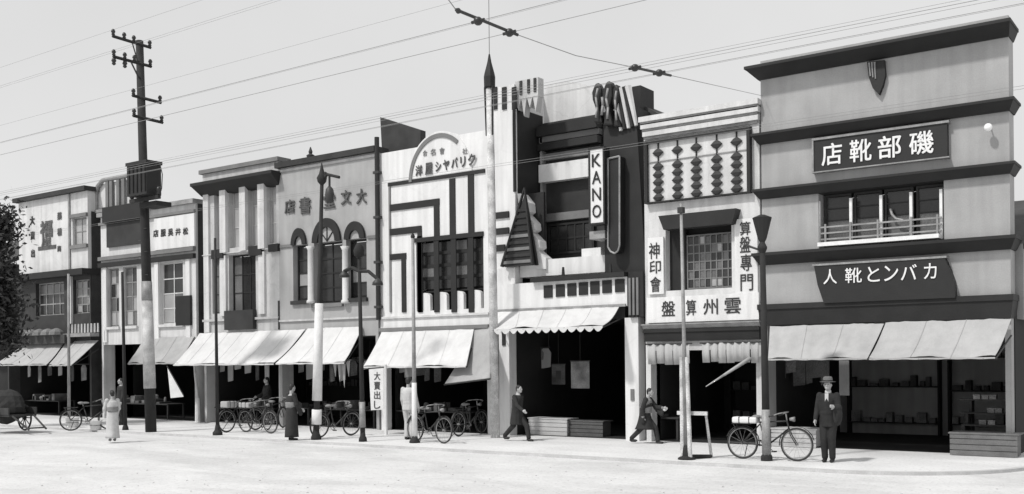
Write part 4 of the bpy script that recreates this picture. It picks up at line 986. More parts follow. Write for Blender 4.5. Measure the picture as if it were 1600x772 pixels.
# ---- the dark tree
def tree(px, py_base, px_top, py_top, wpx, label):
    b = G(px, py_base); yb_ = b.y; top = W(px_top, py_top, yb_); rad = abs(W(px+wpx, 400, yb_).x-W(px, 400, yb_).x)
    t = thing('street_tree', label, 'tree', b)
    rnd = random.Random(4); tr = MB(); H_ = top.z
    P0 = Vector((b.x, b.y, 0)); pts = [P0]
    for k in range(1, 6): pts.append(P0+Vector((rnd.uniform(-.15, .15)*k*.5, rnd.uniform(-.1, .1)*k*.5, H_*.62*k/5)))
    for k in range(5): tr.tube(pts[k], pts[k+1], .2-.028*k, .2-.028*(k+1), 9)
    tips = []
    for k in range(11):
        s = pts[2+k % 4]; a = k*2.4; l = rad*rnd.uniform(.5, .95)
        e = s+Vector((math.cos(a)*l, math.sin(a)*l, rnd.uniform(.6, 2.2))); tr.tube(s, e, .07, .025, 6); tips.append(e)
    tr.build('trunk', M['bark'], t)
    vs = []; fs = []; cl = []
    for k in range(70):
        a = rnd.uniform(0, 6.283); z = rnd.uniform(2.9, H_-.35); f_ = 1-abs((z-H_*.62)/(H_*.6))**2
        r = rad*math.sqrt(rnd.random())*max(.6, f_); cl.append(Vector((b.x+r*math.cos(a), b.y+r*math.sin(a), z)))
    for c in cl:
        for i in range(120):
            d = Vector((rnd.gauss(0, .33), rnd.gauss(0, .33), rnd.gauss(0, .3))); p = c+d
            u = Vector((rnd.uniform(-1, 1), rnd.uniform(-1, 1), rnd.uniform(-1, .4))).normalized(); v = u.cross(Vector((rnd.random(), rnd.random(), rnd.random()))).normalized()
            s = rnd.uniform(.07, .14); o = len(vs)
            vs += [p-u*s, p+v*s*.45, p+u*s, p-v*s*.45]; fs.append((o, o+1, o+2, o+3))
    MB().add(vs, fs).build('crown', M['leaf'], t)
tree(-12, 668, -10, 322, 15, 'dark bushy street tree at the left edge in front of the timber house')

# ================================================================== STREET POLES AND WIRES
def pole(name, label, cat, base, top, r0, r1, m, group='poles along the pavement'):
    b = G(*base); t = thing(name, label, cat, b, group)
    tp = W(top[0], top[1], b.y); tp = Vector((b.x+(tp.x-b.x), b.y, tp.z))
    MB().tube((b.x, b.y, 0), tp, r0, r1, 12).build('post', m, t, True)
    return t, b, tp
def on(b, tp, py):
    """point on a leaning pole at the photo height py"""
    z = W(400, py, b.y).z; lo, hi = 0.0, 1.0
    for _ in range(30):
        m_ = (lo+hi)/2; P = Vector(b).lerp(tp, m_); d = P-CAM
        v = d.dot(CU)/d.dot(FWD); y = 386-(v-SHIFT)*F
        if y > py: lo = m_
        else: hi = m_
    return Vector(b).lerp(tp, lo)
def insul(mb, p, s=1.0): mb.lathe((p[0], p[1], p[2]), [(.015*s, 0), (.05*s, .03*s), (.035*s, .07*s), (.06*s, .1*s), (.04*s, .16*s), (.01*s, .18*s)], 8)
# --- the big utility pole
t, b, tp = pole('utility_pole', 'tall dark wooden utility pole with cross arms and a black transformer box', 'utility pole', (236, 675), (218, 64), .17, .115, M['pole'], 'poles along the pavement')
arms = []
for py, l0, l1, ang in ((72, 1.05, .3, 12), (102, 1.05, .3, 4), (155, .42, .62, 12), (186, .42, .66, 10)):
    c = on(b, tp, py); d2 = Vector((0, 1, -.02*(ang > 5)))
    A1 = c-d2*l0; A2 = c+d2*l1; A1.x += .15; A2.x += .15
    o = MB().tube(A1, A2, .05, .05, 4).build('cross_arm', M['pole'], t); arms.append((A1, A2))
    for f_ in ((.02, .3, .55, .97) if py < 150 else (.04, .96)):
        q = A1.lerp(A2, f_); im = MB(); insul(im, (q.x, q.y, q.z+.02), 1.15); 
        if py == 102 and f_ < .4: insul(im, (q.x, q.y, q.z-.26), 1.3)
        im.build('insulator', M['ins'], t, True)
c = on(b, tp, 128); A1 = arms[1][0].lerp(arms[1][1], .45); MB().tube(c, A1, .025).build('brace', M['iron'], t); MB().tube(on(b, tp, 110), arms[0][0].lerp(arms[0][1], .5), .02).build('brace', M['iron'], t)
zt_ = on(b, tp, 261); zb_ = on(b, tp, 312); hw_ = .5
y = b.y-.36; x = W(227, 288, y).x; h0, h1 = zb_.z, zt_.z
tb = MB(); tb.box(x-hw_, x+hw_*.98, y-.3, y+.22, h0, h1-.1); tb.box(x-hw_-.03, x+hw_+.02, y-.33, y+.25, h1-.099, h1); tb.build('transformer_box', M['black'], t)
for k in range(5): MB().box(x-hw_+.1+.2*k, x-hw_+.14+.2*k, y-.33, y-.301, h0+.08, h1-.15).build('cooling_fin', M['pole'], t)
MB().box(x-.75, x+.72, y-.06, y+.04, h0-.14, h0-.03).build('platform_beam', M['pole'], t); MB().box(x-.4, x+.45, b.y-.3, b.y+.25, h0-.3, h0-.16).build('platform_beam', M['pole'], t)
for sx in (-.7, .68):
    im = MB(); insul(im, (x+sx, y, h0-.03), 1.5); im.build('insulator', M['ins'], t, True)
MB().path([(x+.5, y, h1-.1), (x+.72, y, h1-.05), (x+.86, y, h1-.45), (x+.82, y, h0+.15), (x+.68, y, h0+.1)], .014).build('lead_wire', M['iron'], t)
MB().path([(x-.5, y, h1-.2), (x-.7, y, h1-.4), (x-.74, y, h0+.2), (x-.7, y, h0+.1)], .014).build('lead_wire', M['iron'], t)
q0, q1 = on(b, tp, 607), on(b, tp, 470); MB().tube(q0, q1, .185, .165, 14).build('painted_sleeve', M['sleeve'], t, True)
q0, q1 = on(b, tp, 470), on(b, tp, 440); MB().tube(q0+Vector((0, 0, .01)), q1, .168, .16, 14).build('notice_band', M['steel'], t, True)
for k in range(8): 
    q = on(b, tp, 430-18*k); MB().tube((q.x-.22*(k % 2), q.y-.1, q.z), (q.x+.22*((k+1) % 2), q.y-.1, q.z), .014).build('climbing_step', M['iron'], t)
UP = (arms, b)
# --- lamp pole with white sleeve (in front of the arches)
t, b, tp = pole('street_lamp', 'dark ornamental lamp pole with a white painted sleeve before the arched windows', 'street lamp', (494, 687), (503, 283), .085, .05, M['pole'])
MB().tube(on(b, tp, 626), on(b, tp, 474), .135, .115, 14).build('painted_sleeve', M['polewhite'], t, True)
MB().tube(on(b, tp, 663), on(b, tp, 640), .135, .135, 14).build('painted_sleeve', M['polewhite'], t, True)
MB().lathe((b.x, b.y, 0), [(0.144, 0.000), (0.144, 0.080), (0.101, 0.160), (0.079, 0.336), (0.065, 0.400)], 12).build('base', M['pole'], t, True)
MB().lathe((tp.x, tp.y, tp.z-.1), [(.05, 0), (.12, .08), (.14, .2), (.08, .3), (.05, .42), (.01, .6)], 10).build('finial', M['pole'], t, True)
e = W(530, 277, b.y); MB().path([tp, (tp.x+.2, b.y, tp.z+.16), (e.x, b.y, e.z)], .045).build('arm', M['pole'], t)
h = W(515, 300, b.y); MB().tube((h.x, b.y, tp.z+.12), (h.x, b.y, h.z+.1), .03).build('hanger', M['pole'], t)
MB().lathe((h.x, b.y, h.z-.3), [(.05, 0), (.1, .05), (.13, .22), (.1, .38), (.04, .45)], 10).build('lantern', M['iron'], t, True)
MB().path([(tp.x-.16, b.y, tp.z+.1), tp, (tp.x+.16, b.y, tp.z+.22)], .04).build('arm', M['pole'], t)
# --- pole with twin drooping lamps by the downpipe
t, b, tp = pole('street_lamp', 'dark lamp pole with two short arms left of the black downpipe', 'street lamp', (567, 690), (561, 392), .07, .045, M['pole'])
c = on(b, tp, 424)
for px, py in ((538, 424), (590, 436)):
    e = W(px, py, b.y); MB().path([c, c.lerp(e, .5)+Vector((0, 0, .1)), (e.x, b.y, e.z)], .05).build('arm', M['pole'], t)
    MB().lathe((e.x, b.y, e.z-.16), [(.15, 0), (.13, .08), (.05, .16), (.02, .2)], 10).build('lamp_shade', M['iron'], t, True)
MB().lathe((tp.x, tp.y, tp.z-.2), [(.04, 0), (.13, .08), (.15, .22), (.1, .34), (.03, .42)], 10).build('lantern', M['pole'], t, True)
MB().lathe((b.x, b.y, 0), [(0.115, 0.000), (0.108, 0.080), (0.072, 0.160), (0.058, 0.360)], 12).build('base', M['pole'], t, True)
MB().tube(on(b, tp, 668), on(b, tp, 628), .082, .08).build('painted_sleeve', M['steel'], t, True)
# --- thin pole in front of the striped shop
t, b, tp = pole('street_pole', 'thin grey pole standing before the black and white striped shop', 'pole', (648, 692), (645, 372), .06, .04, M['steel'])
MB().tube(on(b, tp, 688), on(b, tp, 598), .075, .066).build('painted_sleeve', M['polewhite'], t, True)
MB().lathe((b.x, b.y, 0), [(0.144, 0.000), (0.144, 0.048), (0.086, 0.112), (0.058, 0.240)], 12).build('base', M['pole'], t, True)
MB().lathe((tp.x, tp.y, tp.z), [(.05, 0), (.06, .05), (.01, .14)], 8).build('cap', M['pole'], t)
# --- the slender pole with the spire before the KANO pillar
t, b, tp = pole('spired_pole', 'slender weathered pole with dark spire and long rod before the left white pillar', 'pole', (774, 684), (765, 130), .13, .10, M['polepaint'])
MB().lathe((tp.x, tp.y, tp.z-.15), [(.11, 0), (.155, .04), (.16, .32), (.14, .42), (.06, .72), (.02, .95)], 8).build('spire', M['dark'], t)
MB().tube((tp.x, tp.y, tp.z+.75), (tp.x, tp.y, W(764, -60, b.y).z), .009, .008, 6).build('rod', M['iron'], t)
for s_ in (-1, 1):
    q0, q1 = on(b, tp, 212), on(b, tp, 136); MB().tube((q0.x+s_*.105, b.y-.05, q0.z), (q1.x+s_*.13, b.y-.05, q1.z), .022, .03, 6).build('rib', M['dark'], t)
MB().lathe((b.x, b.y, 0), [(0.130, 0.000), (0.130, 0.096), (0.101, 0.160)], 10).build('base', M['polepaint'], t)
# --- twin-rail mast in front of the abacus shop
t, b, tp = pole('signal_mast', 'thin mast on two pale rails standing before the abacus shop', 'pole', (1073, 718), (1064, 318), .05, .03, M['steel'])
for dx in (-.065, .075):
    q = on(b, tp, 558); MB().tube((b.x+dx*1.25, b.y-.03, 0), (q.x+dx*.9, b.y-.03, q.z), .05, .04, 8).build('rail', M['polepaint'], t)
MB().tube(on(b, tp, 716)+Vector((.005, -.01, 0)), on(b, tp, 560)+Vector((.005, -.01, 0)), .028).build('core', M['dark'], t)
MB().lathe((b.x, b.y, 0), [(0.187, 0.000), (0.180, 0.040), (0.101, 0.080), (0.086, 0.240), (0.072, 0.288)], 12).build('base', M['pole'], t)
sk = G(1112, 716); sk2 = W(1103, 648, sk.y); MB().tube((sk.x, sk.y, 0), sk2, .035, .028, 8).build('stake', M['polepaint'], t, True)
MB().tube((b.x-.1, b.y+.05, .05), (sk.x, sk.y, .04), .05, .04, 8).build('ground_timber', M['pole'], t)
k0_, k1_ = W(1058, 645, b.y+.07), W(1105, 648, b.y+.07); MB().box(k0_.x, k1_.x, b.y+.06, b.y+.1, (k0_.z+k1_.z)/2-.03, (k0_.z+k1_.z)/2+.05).build('cross_board', M['polepaint'], t)
q = on(b, tp, 333); MB().box(q.x-.06, q.x+.06, b.y-.06, b.y+.06, q.z, q.z+.12).build('clamp', M['iron'], t)
# --- pole with the dark funnel lamp at the party line
t, b, tp = pole('street_lamp', 'dark pole with a black funnel lamp head between the abacus shop and the corner shop', 'street lamp', (1198, 720), (1191, 376), .085, .055, M['pole'])
MB().lathe((tp.x, tp.y, tp.z-.02), [(.06, 0), (.09, .06), (.19, .46), (.2, .49), (.06, .55)], 12).build('lamp_shade', M['black'], t)
MB().lathe((tp.x, tp.y, tp.z-.25), [(.06, 0), (.1, .08), (.1, .12), (.06, .2)], 10).build('collar', M['pole'], t)
MB().tube(on(b, tp, 716), on(b, tp, 640), .1, .09).build('painted_sleeve', M['steel'], t, True)
MB().lathe((b.x, b.y, 0), [(0.122, 0.000), (0.115, 0.096), (0.079, 0.160)], 12).build('base', M['pole'], t)
e = W(1160, 384, b.y); MB().path([on(b, tp, 392), (e.x+.1, b.y-.1, e.z)], .025).build('arm', M['iron'], t)
# --- three thin poles further left
t, b, tp = pole('street_pole', 'thin dark pole before the pale piers, right of the utility pole', 'pole', (340, 680), (336, 372), .055, .035, M['pole'])
MB().lathe((b.x, b.y, 0), [(0.144, 0.000), (0.144, 0.080), (0.086, 0.160), (0.058, 0.320)], 12).build('base', M['pole'], t)
t, b, tp = pole('street_pole', 'thin dark pole just left of the big utility pole', 'pole', (196, 672), (191, 425), .06, .04, M['pole'])
MB().lathe((b.x, b.y, 0), [(0.101, 0.000), (0.094, 0.080), (0.065, 0.160)], 12).build('base', M['pole'], t)
t, b, tp = pole('street_pole', 'thin grey pole before the far left shop awning', 'pole', (108, 666), (107, 428), .055, .04, M['steel'])
MB().lathe((b.x, b.y, 0), [(0.101, 0.000), (0.094, 0.080), (0.065, 0.160)], 12).build('base', M['pole'], t)
# --- white slanted post and pennants
b = G(309, 660); t = thing('flag_post', 'short white post carrying a slanted pale stick at the white awning', 'post', b, 'poles along the pavement')
MB().tube((b.x, b.y, 0), (b.x, b.y, W(309, 622, b.y).z), .1, .085, 10).build('post', M['polewhite'], t)
q = W(303, 568, b.y); MB().tube((b.x, b.y, W(309, 623, b.y).z), (q.x, b.y, q.z), .05, .03).build('stick', M['polewhite'], t)
def pennant(pts, y, m, label, name='pennant'):
    P = [W(a, c, y) for a, c in pts]; t = thing(name, label, 'banner', (P[0].x, y, min(p.z for p in P)), 'cloth banners hung at the shops')
    MB().prism([(p.x, p.z) for p in P], y-.012, y).build('cloth', m, t)
    return t, P
t, P = pennant([(262, 574), (285, 613), (287, 620), (267, 622)], -1.1, M['cloth'], 'pale triangular pennant hung at the grey awning edge')
MB().tube((P[0].x, -1.13, P[0].z+.05), (P[1].x+.1, -1.13, P[1].z-.1), .02).build('stick', M['wood'], t)
t, P = pennant([(577, 577), (600, 575), (600, 640), (580, 641)], -1.5, M['cloth'], 'white upright banner with small dark characters on a post left of the striped shop')
bb = G(604, 670); MB().tube((P[1].x+.06, -1.5, 0), (P[1].x+.06, -1.5, P[1].z+.1), .05, .04).build('post', M['polewhite'], t); MB().tube((P[0].x-.05, -1.5, P[0].z+.02), (P[1].x+.08, -1.5, P[1].z+.02), .02).build('rod', M['wood'], t)
for k, ch in enumerate('大賣出し'):
    q = rc(585, 581+15*k, 595, 594+15*k, -1.5); char(ch, q[0], q[1], q[2], q[3], -1.514, M['inkg'], t, off=.03, th=.006)
# long pale bamboo pole leaning out of the abacus shop
a = W(1172, 560, -.6); c = W(1103, 604, -1.6); t = thing('bamboo_pole', 'long pale tapering bamboo pole slanting out from the abacus shop curtain', 'pole', c)
MB().tube(a, a.lerp(c, .6), .05, .03, 8).build('cane', M['canvas2'], t, True); MB().tube(a.lerp(c, .6), c, .029, .01, 8).build('tip', M['canvas2'], t, True)

# --- overhead wires: straight runs parallel to the street
XN = -150; XP = 30
def wire(label, p, z_end=None, r=.0038, x0=XN, x1=XP, group='tram wires over the street', sag=.0):
    mb = MB(); n = 14; pts = []
    for i in range(n+1):
        x = x0+(x1-x0)*i/n; u = (x-x0)/9.0
        pts.append((x, p.y, p.z-sag*abs(math.sin(u*math.pi))))
    o = mb.path(pts, r, 5).build('overhead_wire', M['wire']); tag(o, label, 'wire', group); return o
def at_z(px, py, z): return G(px, py, z)
ZT = 5.6
span = [(747, 33), (796, 51), (992, 106), (1030, 114)]
for k, (px, py) in enumerate(span):
    wire(['tram wire over the road, the highest of the four trolley wires', 'tram wire over the road, second highest of the four trolley wires', 'tram wire over the road, third of the four trolley wires', 'tram wire over the road, the trolley wire nearest the shops'][k], at_z(px, py, ZT), r=.0035)
wire('faint feeder wire rising over the corner shop roof', at_z(1400, 45, 7.6), r=.0035, group='feeder wires'); wire('faint feeder wire crossing just above the corner shop cornice', at_z(1400, 20, 8.2), r=.0035, group='feeder wires')
wire('low double wire passing in front of the corner shop upper wall', at_z(1400, 163.5, 7.2), r=.004, group='feeder wires'); wire('low wire passing just under the double wire on the corner shop wall', at_z(1400, 168, 7.2), r=.004, group='feeder wires')
wire('wire passing above the striped shop arch toward the spired pole', at_z(690, 170, 7.0), r=.0035, group='feeder wires')
A_ = UP[0]
for i, (f_, j) in enumerate(((.02, 0), (.3, 0), (.97, 0), (.02, 1), (.97, 1), (.04, 2), (.96, 2), (.04, 3), (.96, 3))):
    p = A_[j][0].lerp(A_[j][1], f_); p.z += .2
    if i in (1, 4, 6): continue
    wire(['', 'top', 'top', 'second', 'second', 'third', 'third', 'lowest', 'lowest'][0] or ['street wire from the top cross arm of the utility pole, outer end', '', 'street wire from the top cross arm of the utility pole, inner end', 'street wire from the second cross arm of the utility pole', '', 'street wire from the third cross arm of the utility pole', '', 'street wire from the lowest cross arm of the utility pole, left end', 'street wire from the lowest cross arm of the utility pole, right end'][i], p, r=.0035, group='utility pole wires')
# span wire across the road with its insulators
P4 = [at_z(px, py, ZT) for px, py in span]
sp = thing('span_wire', 'span wire across the road carrying black insulators on the tram wires', 'wire', P4[1])
end0 = at_z(712, 15, ZT+.1); far = W(1192, 150, -.1)
MB().path([end0+(end0-P4[0])*6+Vector((0, 0, 1.2)), end0], .006).build('cable', M['wire'], sp)
for A0, A1 in ((end0, P4[1].lerp(P4[2], .06)), (P4[2].lerp(P4[1], .03), P4[3].lerp(far, .06))): MB().tube(A0, A1, .017).build('rod', M['iron'], sp)
MB().path([P4[1].lerp(P4[2], .06), P4[1].lerp(P4[2], .5)-Vector((0, 0, .05)), P4[2].lerp(P4[1], .03)], .005, 5).build('cable', M['wire'], sp)
MB().path([P4[3].lerp(far, .06), far], .005, 5).build('cable', M['wire'], sp)
for p in P4:
    im = MB(); im.ell((p.x, p.y, p.z), (.05, .05, .045), 10, 6); im.tube((p.x-.08, p.y, p.z), (p.x+.08, p.y, p.z), .018); im.build('insulator', M['ins'], sp, True)
e_ = at_z(716, 17, ZT+.1); MB().ell(e_, (.03, .03, .03), 8, 6).build('insulator', M['ins'], sp, True)

# ================================================================== BICYCLES
def make_bike(label, group='bicycles parked along the shops'):
    t = thing('bicycle', label, 'bicycle', (0, 0, 0), group, local=True)
    Rw = .345; wb = 1.16
    for x in (-wb/2, wb/2):
        w_ = MB().torus((x, 0, Rw), Rw-.02, .02, n=28).build('wheel', M['rubber'], t, True)
        MB().torus((x, 0, Rw), Rw-.045, .011, n=28, m=5).build('rim', M['steel'], w_, True)
        sp_ = MB()
        for k in range(14):
            a = 2*math.pi*k/14; sp_.tube((x, (-1)**k*.02, Rw), (x+math.cos(a)*(Rw-.05), 0, Rw+math.sin(a)*(Rw-.05)), .0022, n=4)
        sp_.build('spokes', M['steel'], w_)['kind'] = 'stuff'
        MB().tube((x, -.045, Rw), (x, .045, Rw), .022).build('hub', M['steel'], w_, True)
        vs = []; fs = []
        for k in range(11):
            a = R(15 if x > 0 else -10)+math.pi*(.95)*k/10
            for yy in (-.028, .028): vs.append((x+math.cos(a)*(Rw+.025), yy, Rw+math.sin(a)*(Rw+.025)))
        for k in range(10): fs.append((2*k, 2*k+1, 2*k+3, 2*k+2))
        o = MB().add(vs, fs).build('mudguard', M['iron'], t, True); o.modifiers.new('thickness', 'SOLIDIFY').thickness = .003
    bb = (-.06, 0, .29); st = (-.2, 0, .78); hd = (.38, 0, .82); hl = (.42, 0, .66)
    f = MB(); f.tube(bb, st, .016).tube(st, hd, .016).tube(bb, hl, .018).tube(hd, hl, .019)
    for s_ in (-.05, .05):
        f.tube((-wb/2, s_, Rw), (bb[0], s_*.7, bb[2]), .011); f.tube((-wb/2, s_, Rw), (st[0], s_*.3, st[2]-.04), .01)
    f.build('frame', M['iron'], t, True)
    k_ = MB()
    for s_ in (-.05, .05): k_.path([(hl[0], s_*.6, hl[2]), (hl[0]+.05, s_, .52), (wb/2, s_, Rw)], .012)
    k_.build('fork', M['iron'], t, True)
    hb_ = MB(); hb_.tube(hd, (hd[0]-.02, 0, .97), .014); hb_.path([(.16, -.28, .93), (.28, -.27, .98), (.36, -.12, 1.0), (.37, .12, 1.0), (.28, .27, .98), (.16, .28, .93)], .012)
    hb_.build('handlebar', M['steel'], t, True)
    for s_ in (-.28, .28): MB().tube((.1, s_, .92), (.2, s_, .945), .018).build('grip', M['rubber'], t, True)
    sd_ = MB(); sd_.ell((-.27, 0, .89), (.1, .1, .045)); sd_.ell((-.15, 0, .89), (.14, .05, .035)); sd_.tube(st, (-.22, 0, .87), .014); sd_.build('saddle', M['greycloth'], t, True)
    c_ = MB(); c_.torus((bb[0], .045, bb[2]), .085, .008, n=18, m=5); c_.tube((bb[0], -.07, bb[2]), (bb[0], .07, bb[2]), .02)
    c_.tube((bb[0], .07, bb[2]), (bb[0]+.12, .07, bb[2]-.12), .011); c_.tube((bb[0], -.07, bb[2]), (bb[0]-.12, -.07, bb[2]+.12), .011); c_.build('crank', M['steel'], t, True)
    for a_, s_ in ((1, 1), (-1, -1)): MB().box(bb[0]+a_*.12-.045, bb[0]+a_*.12+.045, s_*.075, s_*.16, bb[2]-a_*.12-.012, bb[2]-a_*.12+.012).build('pedal', M['rubber'], t)
    rk = MB(); rk.box(-.78, -.36, -.09, -.07, .74, .755); rk.box(-.78, -.36, .07, .09, .74, .755)
    for q in range(5): rk.box(-.77+.09*q, -.75+.09*q, -.07, .07, .742, .753)
    for s_ in (-.08, .08): rk.tube((-.75, s_, .74), (-wb/2, s_*.7, Rw), .008)
    rk.build('rack', M['iron'], t)
    MB().tube((.44, 0, .86), (.54, 0, .86), .03, .055, 10).build('lamp', M['steel'], t, True)
    ks_ = MB(); ks_.tube((-.5, .06, .3), (-.62, .2, .01), .01); ks_.build('kickstand', M['iron'], t)
    return t
def place(o, pr, pf, label=None, flip=False, z=0):
    a, c = G(*pr), G(*pf); m_ = (a+c)/2; o.location = (m_.x, m_.y, z); o.rotation_euler = (R(random.uniform(-3, 3)), 0, math.atan2(c.y-a.y, c.x-a.x))
    if label: o['label'] = label
    return o
bk0 = make_bike('dark bicycle parked beside the funnel lamp pole near the man in the dark suit')
place(bk0, (1161, 717), (1245, 721))
def bike(pr, pf, label): return place(copy_tree(bk0), pr, pf, label)
b1 = bike((640, 689), (703, 694), 'dark bicycle parked by the thin pole before the striped shop')
b3 = bike((352, 676), (402, 672), 'left bicycle parked before the white awning shop'); b4 = bike((376, 675), (432, 678), 'middle bicycle parked before the white awning shop')
b5 = bike((414, 673), (446, 668), 'right bicycle parked before the white awning shop, behind the dark robed person')
b6 = bike((718, 682), (752, 678), 'bicycle parked in the shade by the left white pillar'); b7 = bike((505, 684), (543, 681), 'bicycle parked behind the white sleeved lamp pole')
b8 = bike((122, 673), (160, 672), 'bicycle parked at the far left shop')
# white parcels tied on two of them
def bundle(o, lx, lz, sx, sy, sz, label, m):
    t = thing('parcel', label, 'parcel', o.location, 'parcels on the bicycles', rz=o.rotation_euler.z, local=True)
    mb = MB(); mb.box(lx-sx, lx+sx, -sy, sy, lz, lz+sz); p = mb.build('wrapping', m, t); bv = p.modifiers.new('round', 'BEVEL'); bv.width = .035; bv.segments = 3
    for q in (-.4, .4): MB().box(lx+q*sx-.008, lx+q*sx+.008, -sy-.006, sy+.006, lz-.006, lz+sz+.006).build('string', M['wood'], t)
    return t
bundle(bk0, -.5, .757, .27, .13, .13, 'white wrapped parcel on the rack of the bicycle beside the funnel lamp pole', M['cloth'])
bundle(b3, -.5, .757, .2, .16, .2, 'grey bundle on the left of the bicycles before the white awning', M['canvas3'])
bundle(b4, -.5, .757, .24, .16, .16, 'pale bundle on the middle bicycle before the white awning', M['canvas3'])
# handcart at the left edge
c0 = G(14, 674); t = thing('handcart', 'dark two-wheeled handcart at the left edge under a covered heap', 'handcart', (c0.x, c0.y, 0), rz=.0, local=True)
MB().box(-.95, .85, -.45, .45, .5, .56).build('bed', M['wood'], t)
for s_ in (-.47, .43): MB().box(-.95, .85, s_, s_+.04, .561, .78).build('side_board', M['wood'], t)
for s_ in (-.52, .52):
    w_ = MB().torus((0, s_, .42), .4, .028, n=26).build('wheel', M['wood'], t, True); sp_ = MB()
    for k in range(10): a = 2*math.pi*k/10; sp_.tube((0, s_, .42), (math.cos(a)*.39, s_, .42+math.sin(a)*.39), .016, n=5)
    sp_.build('spokes', M['wood'], w_)['kind'] = 'stuff'; MB().tube((0, s_-.05, .42), (0, s_+.05, .42), .06).build('hub', M['iron'], w_)
for s_ in (-.35, .35): MB().tube((.85, s_, .53), (1.7, s_*.8, .12), .03).build('shaft', M['wood'], t)
MB().tube((1.62, -.3, .16), (1.62, .3, .16), .022).build('handle', M['wood'], t)
lo_ = tag(MB().ell((c0.x-.1, c0.y, .8), (.85, .4, .55), 16, 10).build('covered_load', M['suit']), 'dark cloth covered heap on the handcart at the left edge', 'load')
dm = lo_.modifiers.new('lumps', 'DISPLACE'); tx_ = bpy.data.textures.new('lumps', 'CLOUDS'); tx_.noise_scale = .4; dm.texture = tx_; dm.strength = .25
for k, (x_, s_) in enumerate(()):
    g = thing('basket', ['low wide basket at the back of the handcart', 'small pale basket in the middle of the handcart', 'tall basket at the front of the handcart'][k], 'basket', (c0.x+x_, c0.y, .56), 'baskets on the handcart', local=True)
    MB().lathe((0, 0, .002), [(s_*.8, 0), (s_, .2+.06*k), (s_*1.03, .23+.06*k), (s_*.94, .235+.06*k)], 14).build('body', M['wood'], g, True)
    MB().torus((0, 0, 0), s_, .015).build('rim', M['wood'], g, True).rotation_euler = (R(90), 0, 0); g.children[-1].location = (0, 0, .2+.06*k)
for px, py, s_, lab in ((113, 668, .22, 'squat white tub on the pavement before the far left shop'), (150, 672, .2, 'smaller white tub on the pavement left of the woman in white')):
    b = G(px, py); g = thing('white_tub', lab, 'tub', b, 'white tubs on the pavement')
    MB().lathe(b, [(s_*.8, 0), (s_, s_*1.5), (s_*1.05, s_*1.55), (s_*.9, s_*1.55), (s_*.85, s_*1.3)], 14).build('body', M['cloth'], g, True); MB().lathe((b.x, b.y, s_*.7), [(s_*.93, 0), (s_*.945, .03)], 14).build('hoop', M['steel'], g)

# ================================================================== GOODS IN THE OPEN FRONTS, LOOSE STONES
def stall(px0, px1, y, d, h, label, pile):
    x0, x1 = xx(px0, 640, y), xx(px1, 640, y); t = thing('display_table', label, 'table', ((x0+x1)/2, y, 0), 'tables of goods in the open shop fronts')
    MB().box(x0, x1, y, y+d, h-.04, h).build('table_top', M['wood'], t)
    for a_ in (x0+.05, x1-.05):
        for c_ in (y+.05, y+d-.05): MB().box(a_-.03, a_+.03, c_-.03, c_+.03, 0, h-.041).build('leg', M['wood'], t)
    rnd = random.Random(int(px0)); g = MB(); x = x0+.1
    for m_, off in (('goods', 0), ('goods2', .37)):
        g = MB(); x = x0+.1+off
        while x < x1-.3:
            r_ = rnd.uniform(.06, .15); hh = rnd.uniform(.06, .3)
            if rnd.random() < .5: g.box(x-r_, x+r_, y+.05, y+d*rnd.uniform(.4, .9), h+.001, h+.001+hh)
            else: g.lathe((x, y+d*rnd.uniform(.3, .6), h+.001), [(r_*.7, 0), (r_, hh*.6), (r_*.8, hh), (r_*.3, hh*1.15)], 10)
            x += r_*2+rnd.uniform(.05, .5)
        if g.v: g.build('goods', M[m_], t)['kind'] = 'stuff'
    return t
def hung(px0, px1, y, z1, n, label):
    x0, x1 = xx(px0, 600, y), xx(px1, 600, y); t = thing('hanging_rail', label, 'rail', ((x0+x1)/2, y, z1), 'rails of goods hung in the open shop fronts')
    MB().tube((x0, y, z1), (x1, y, z1), .02).build('rail', M['wood'], t); rnd = random.Random(int(px1))
    for a_ in (x0+.05, x1-.05): MB().tube((a_, y, z1), (a_, y, z1+.6), .008, .008, 5).build('cord', M['wood'], t)
    for k in range(n):
        x = x0+(x1-x0)*(k+.5)/n+rnd.uniform(-.05, .05); w_ = rnd.uniform(.08, .2); l = rnd.uniform(.25, .75); ys = y+rnd.uniform(-.03, .03)
        MB().prism([(x-w_*.5, z1-.03), (x+w_*.5, z1-.03), (x+w_, z1-.16), (x+w_*.9, z1-l), (x-w_*.95, z1-l-.04), (x-w_, z1-.15)], ys, ys+.025).build('garment', M[rnd.choice(['goods', 'goods2', 'goods', 'canvas3'])], t)
stall(12, 92, .7, .8, .6, 'low table of goods in the dark opening of the far left shop', 3)
stall(172, 262, .5, .8, .6, 'low table of goods in the opening of the narrow pale shop', 3)
stall(322, 428, .35, .8, .55, 'low table of goods behind the row of bicycles at the white awning', 4); stall(440, 482, .4, .7, .6, 'small table of goods left of the white sleeved lamp pole', 4)
stall(506, 585, .3, .8, .6, 'table of goods under the ragged cloth strips', 4); stall(610, 735, .5, .8, .6, 'long table of goods in the opening of the striped shop', 4)
stall(1025, 1060, .5, .7, .6, 'small table of goods inside the abacus shop', 3)
hung(20, 140, .6, 2.15, 7, 'rail of dim goods hung in the far left shop'); hung(325, 425, .6, 2.2, 7, 'rail of dim goods hung under the white awning before the pale piers')
hung(445, 580, .8, 2.2, 8, 'rail of dim goods hung under the arched windows'); hung(608, 690, .7, 2.2, 6, 'rail of dim goods hung in the striped shop'); hung(800, 860, 1.6, 2.5, 5, 'rail of dim goods hung at the left inside the white pillared shop')
hung(1215, 1300, 1.2, 2.2, 6, 'rail of dim goods hung at the left inside the corner shoe shop')
rnd = random.Random(9); g = MB()
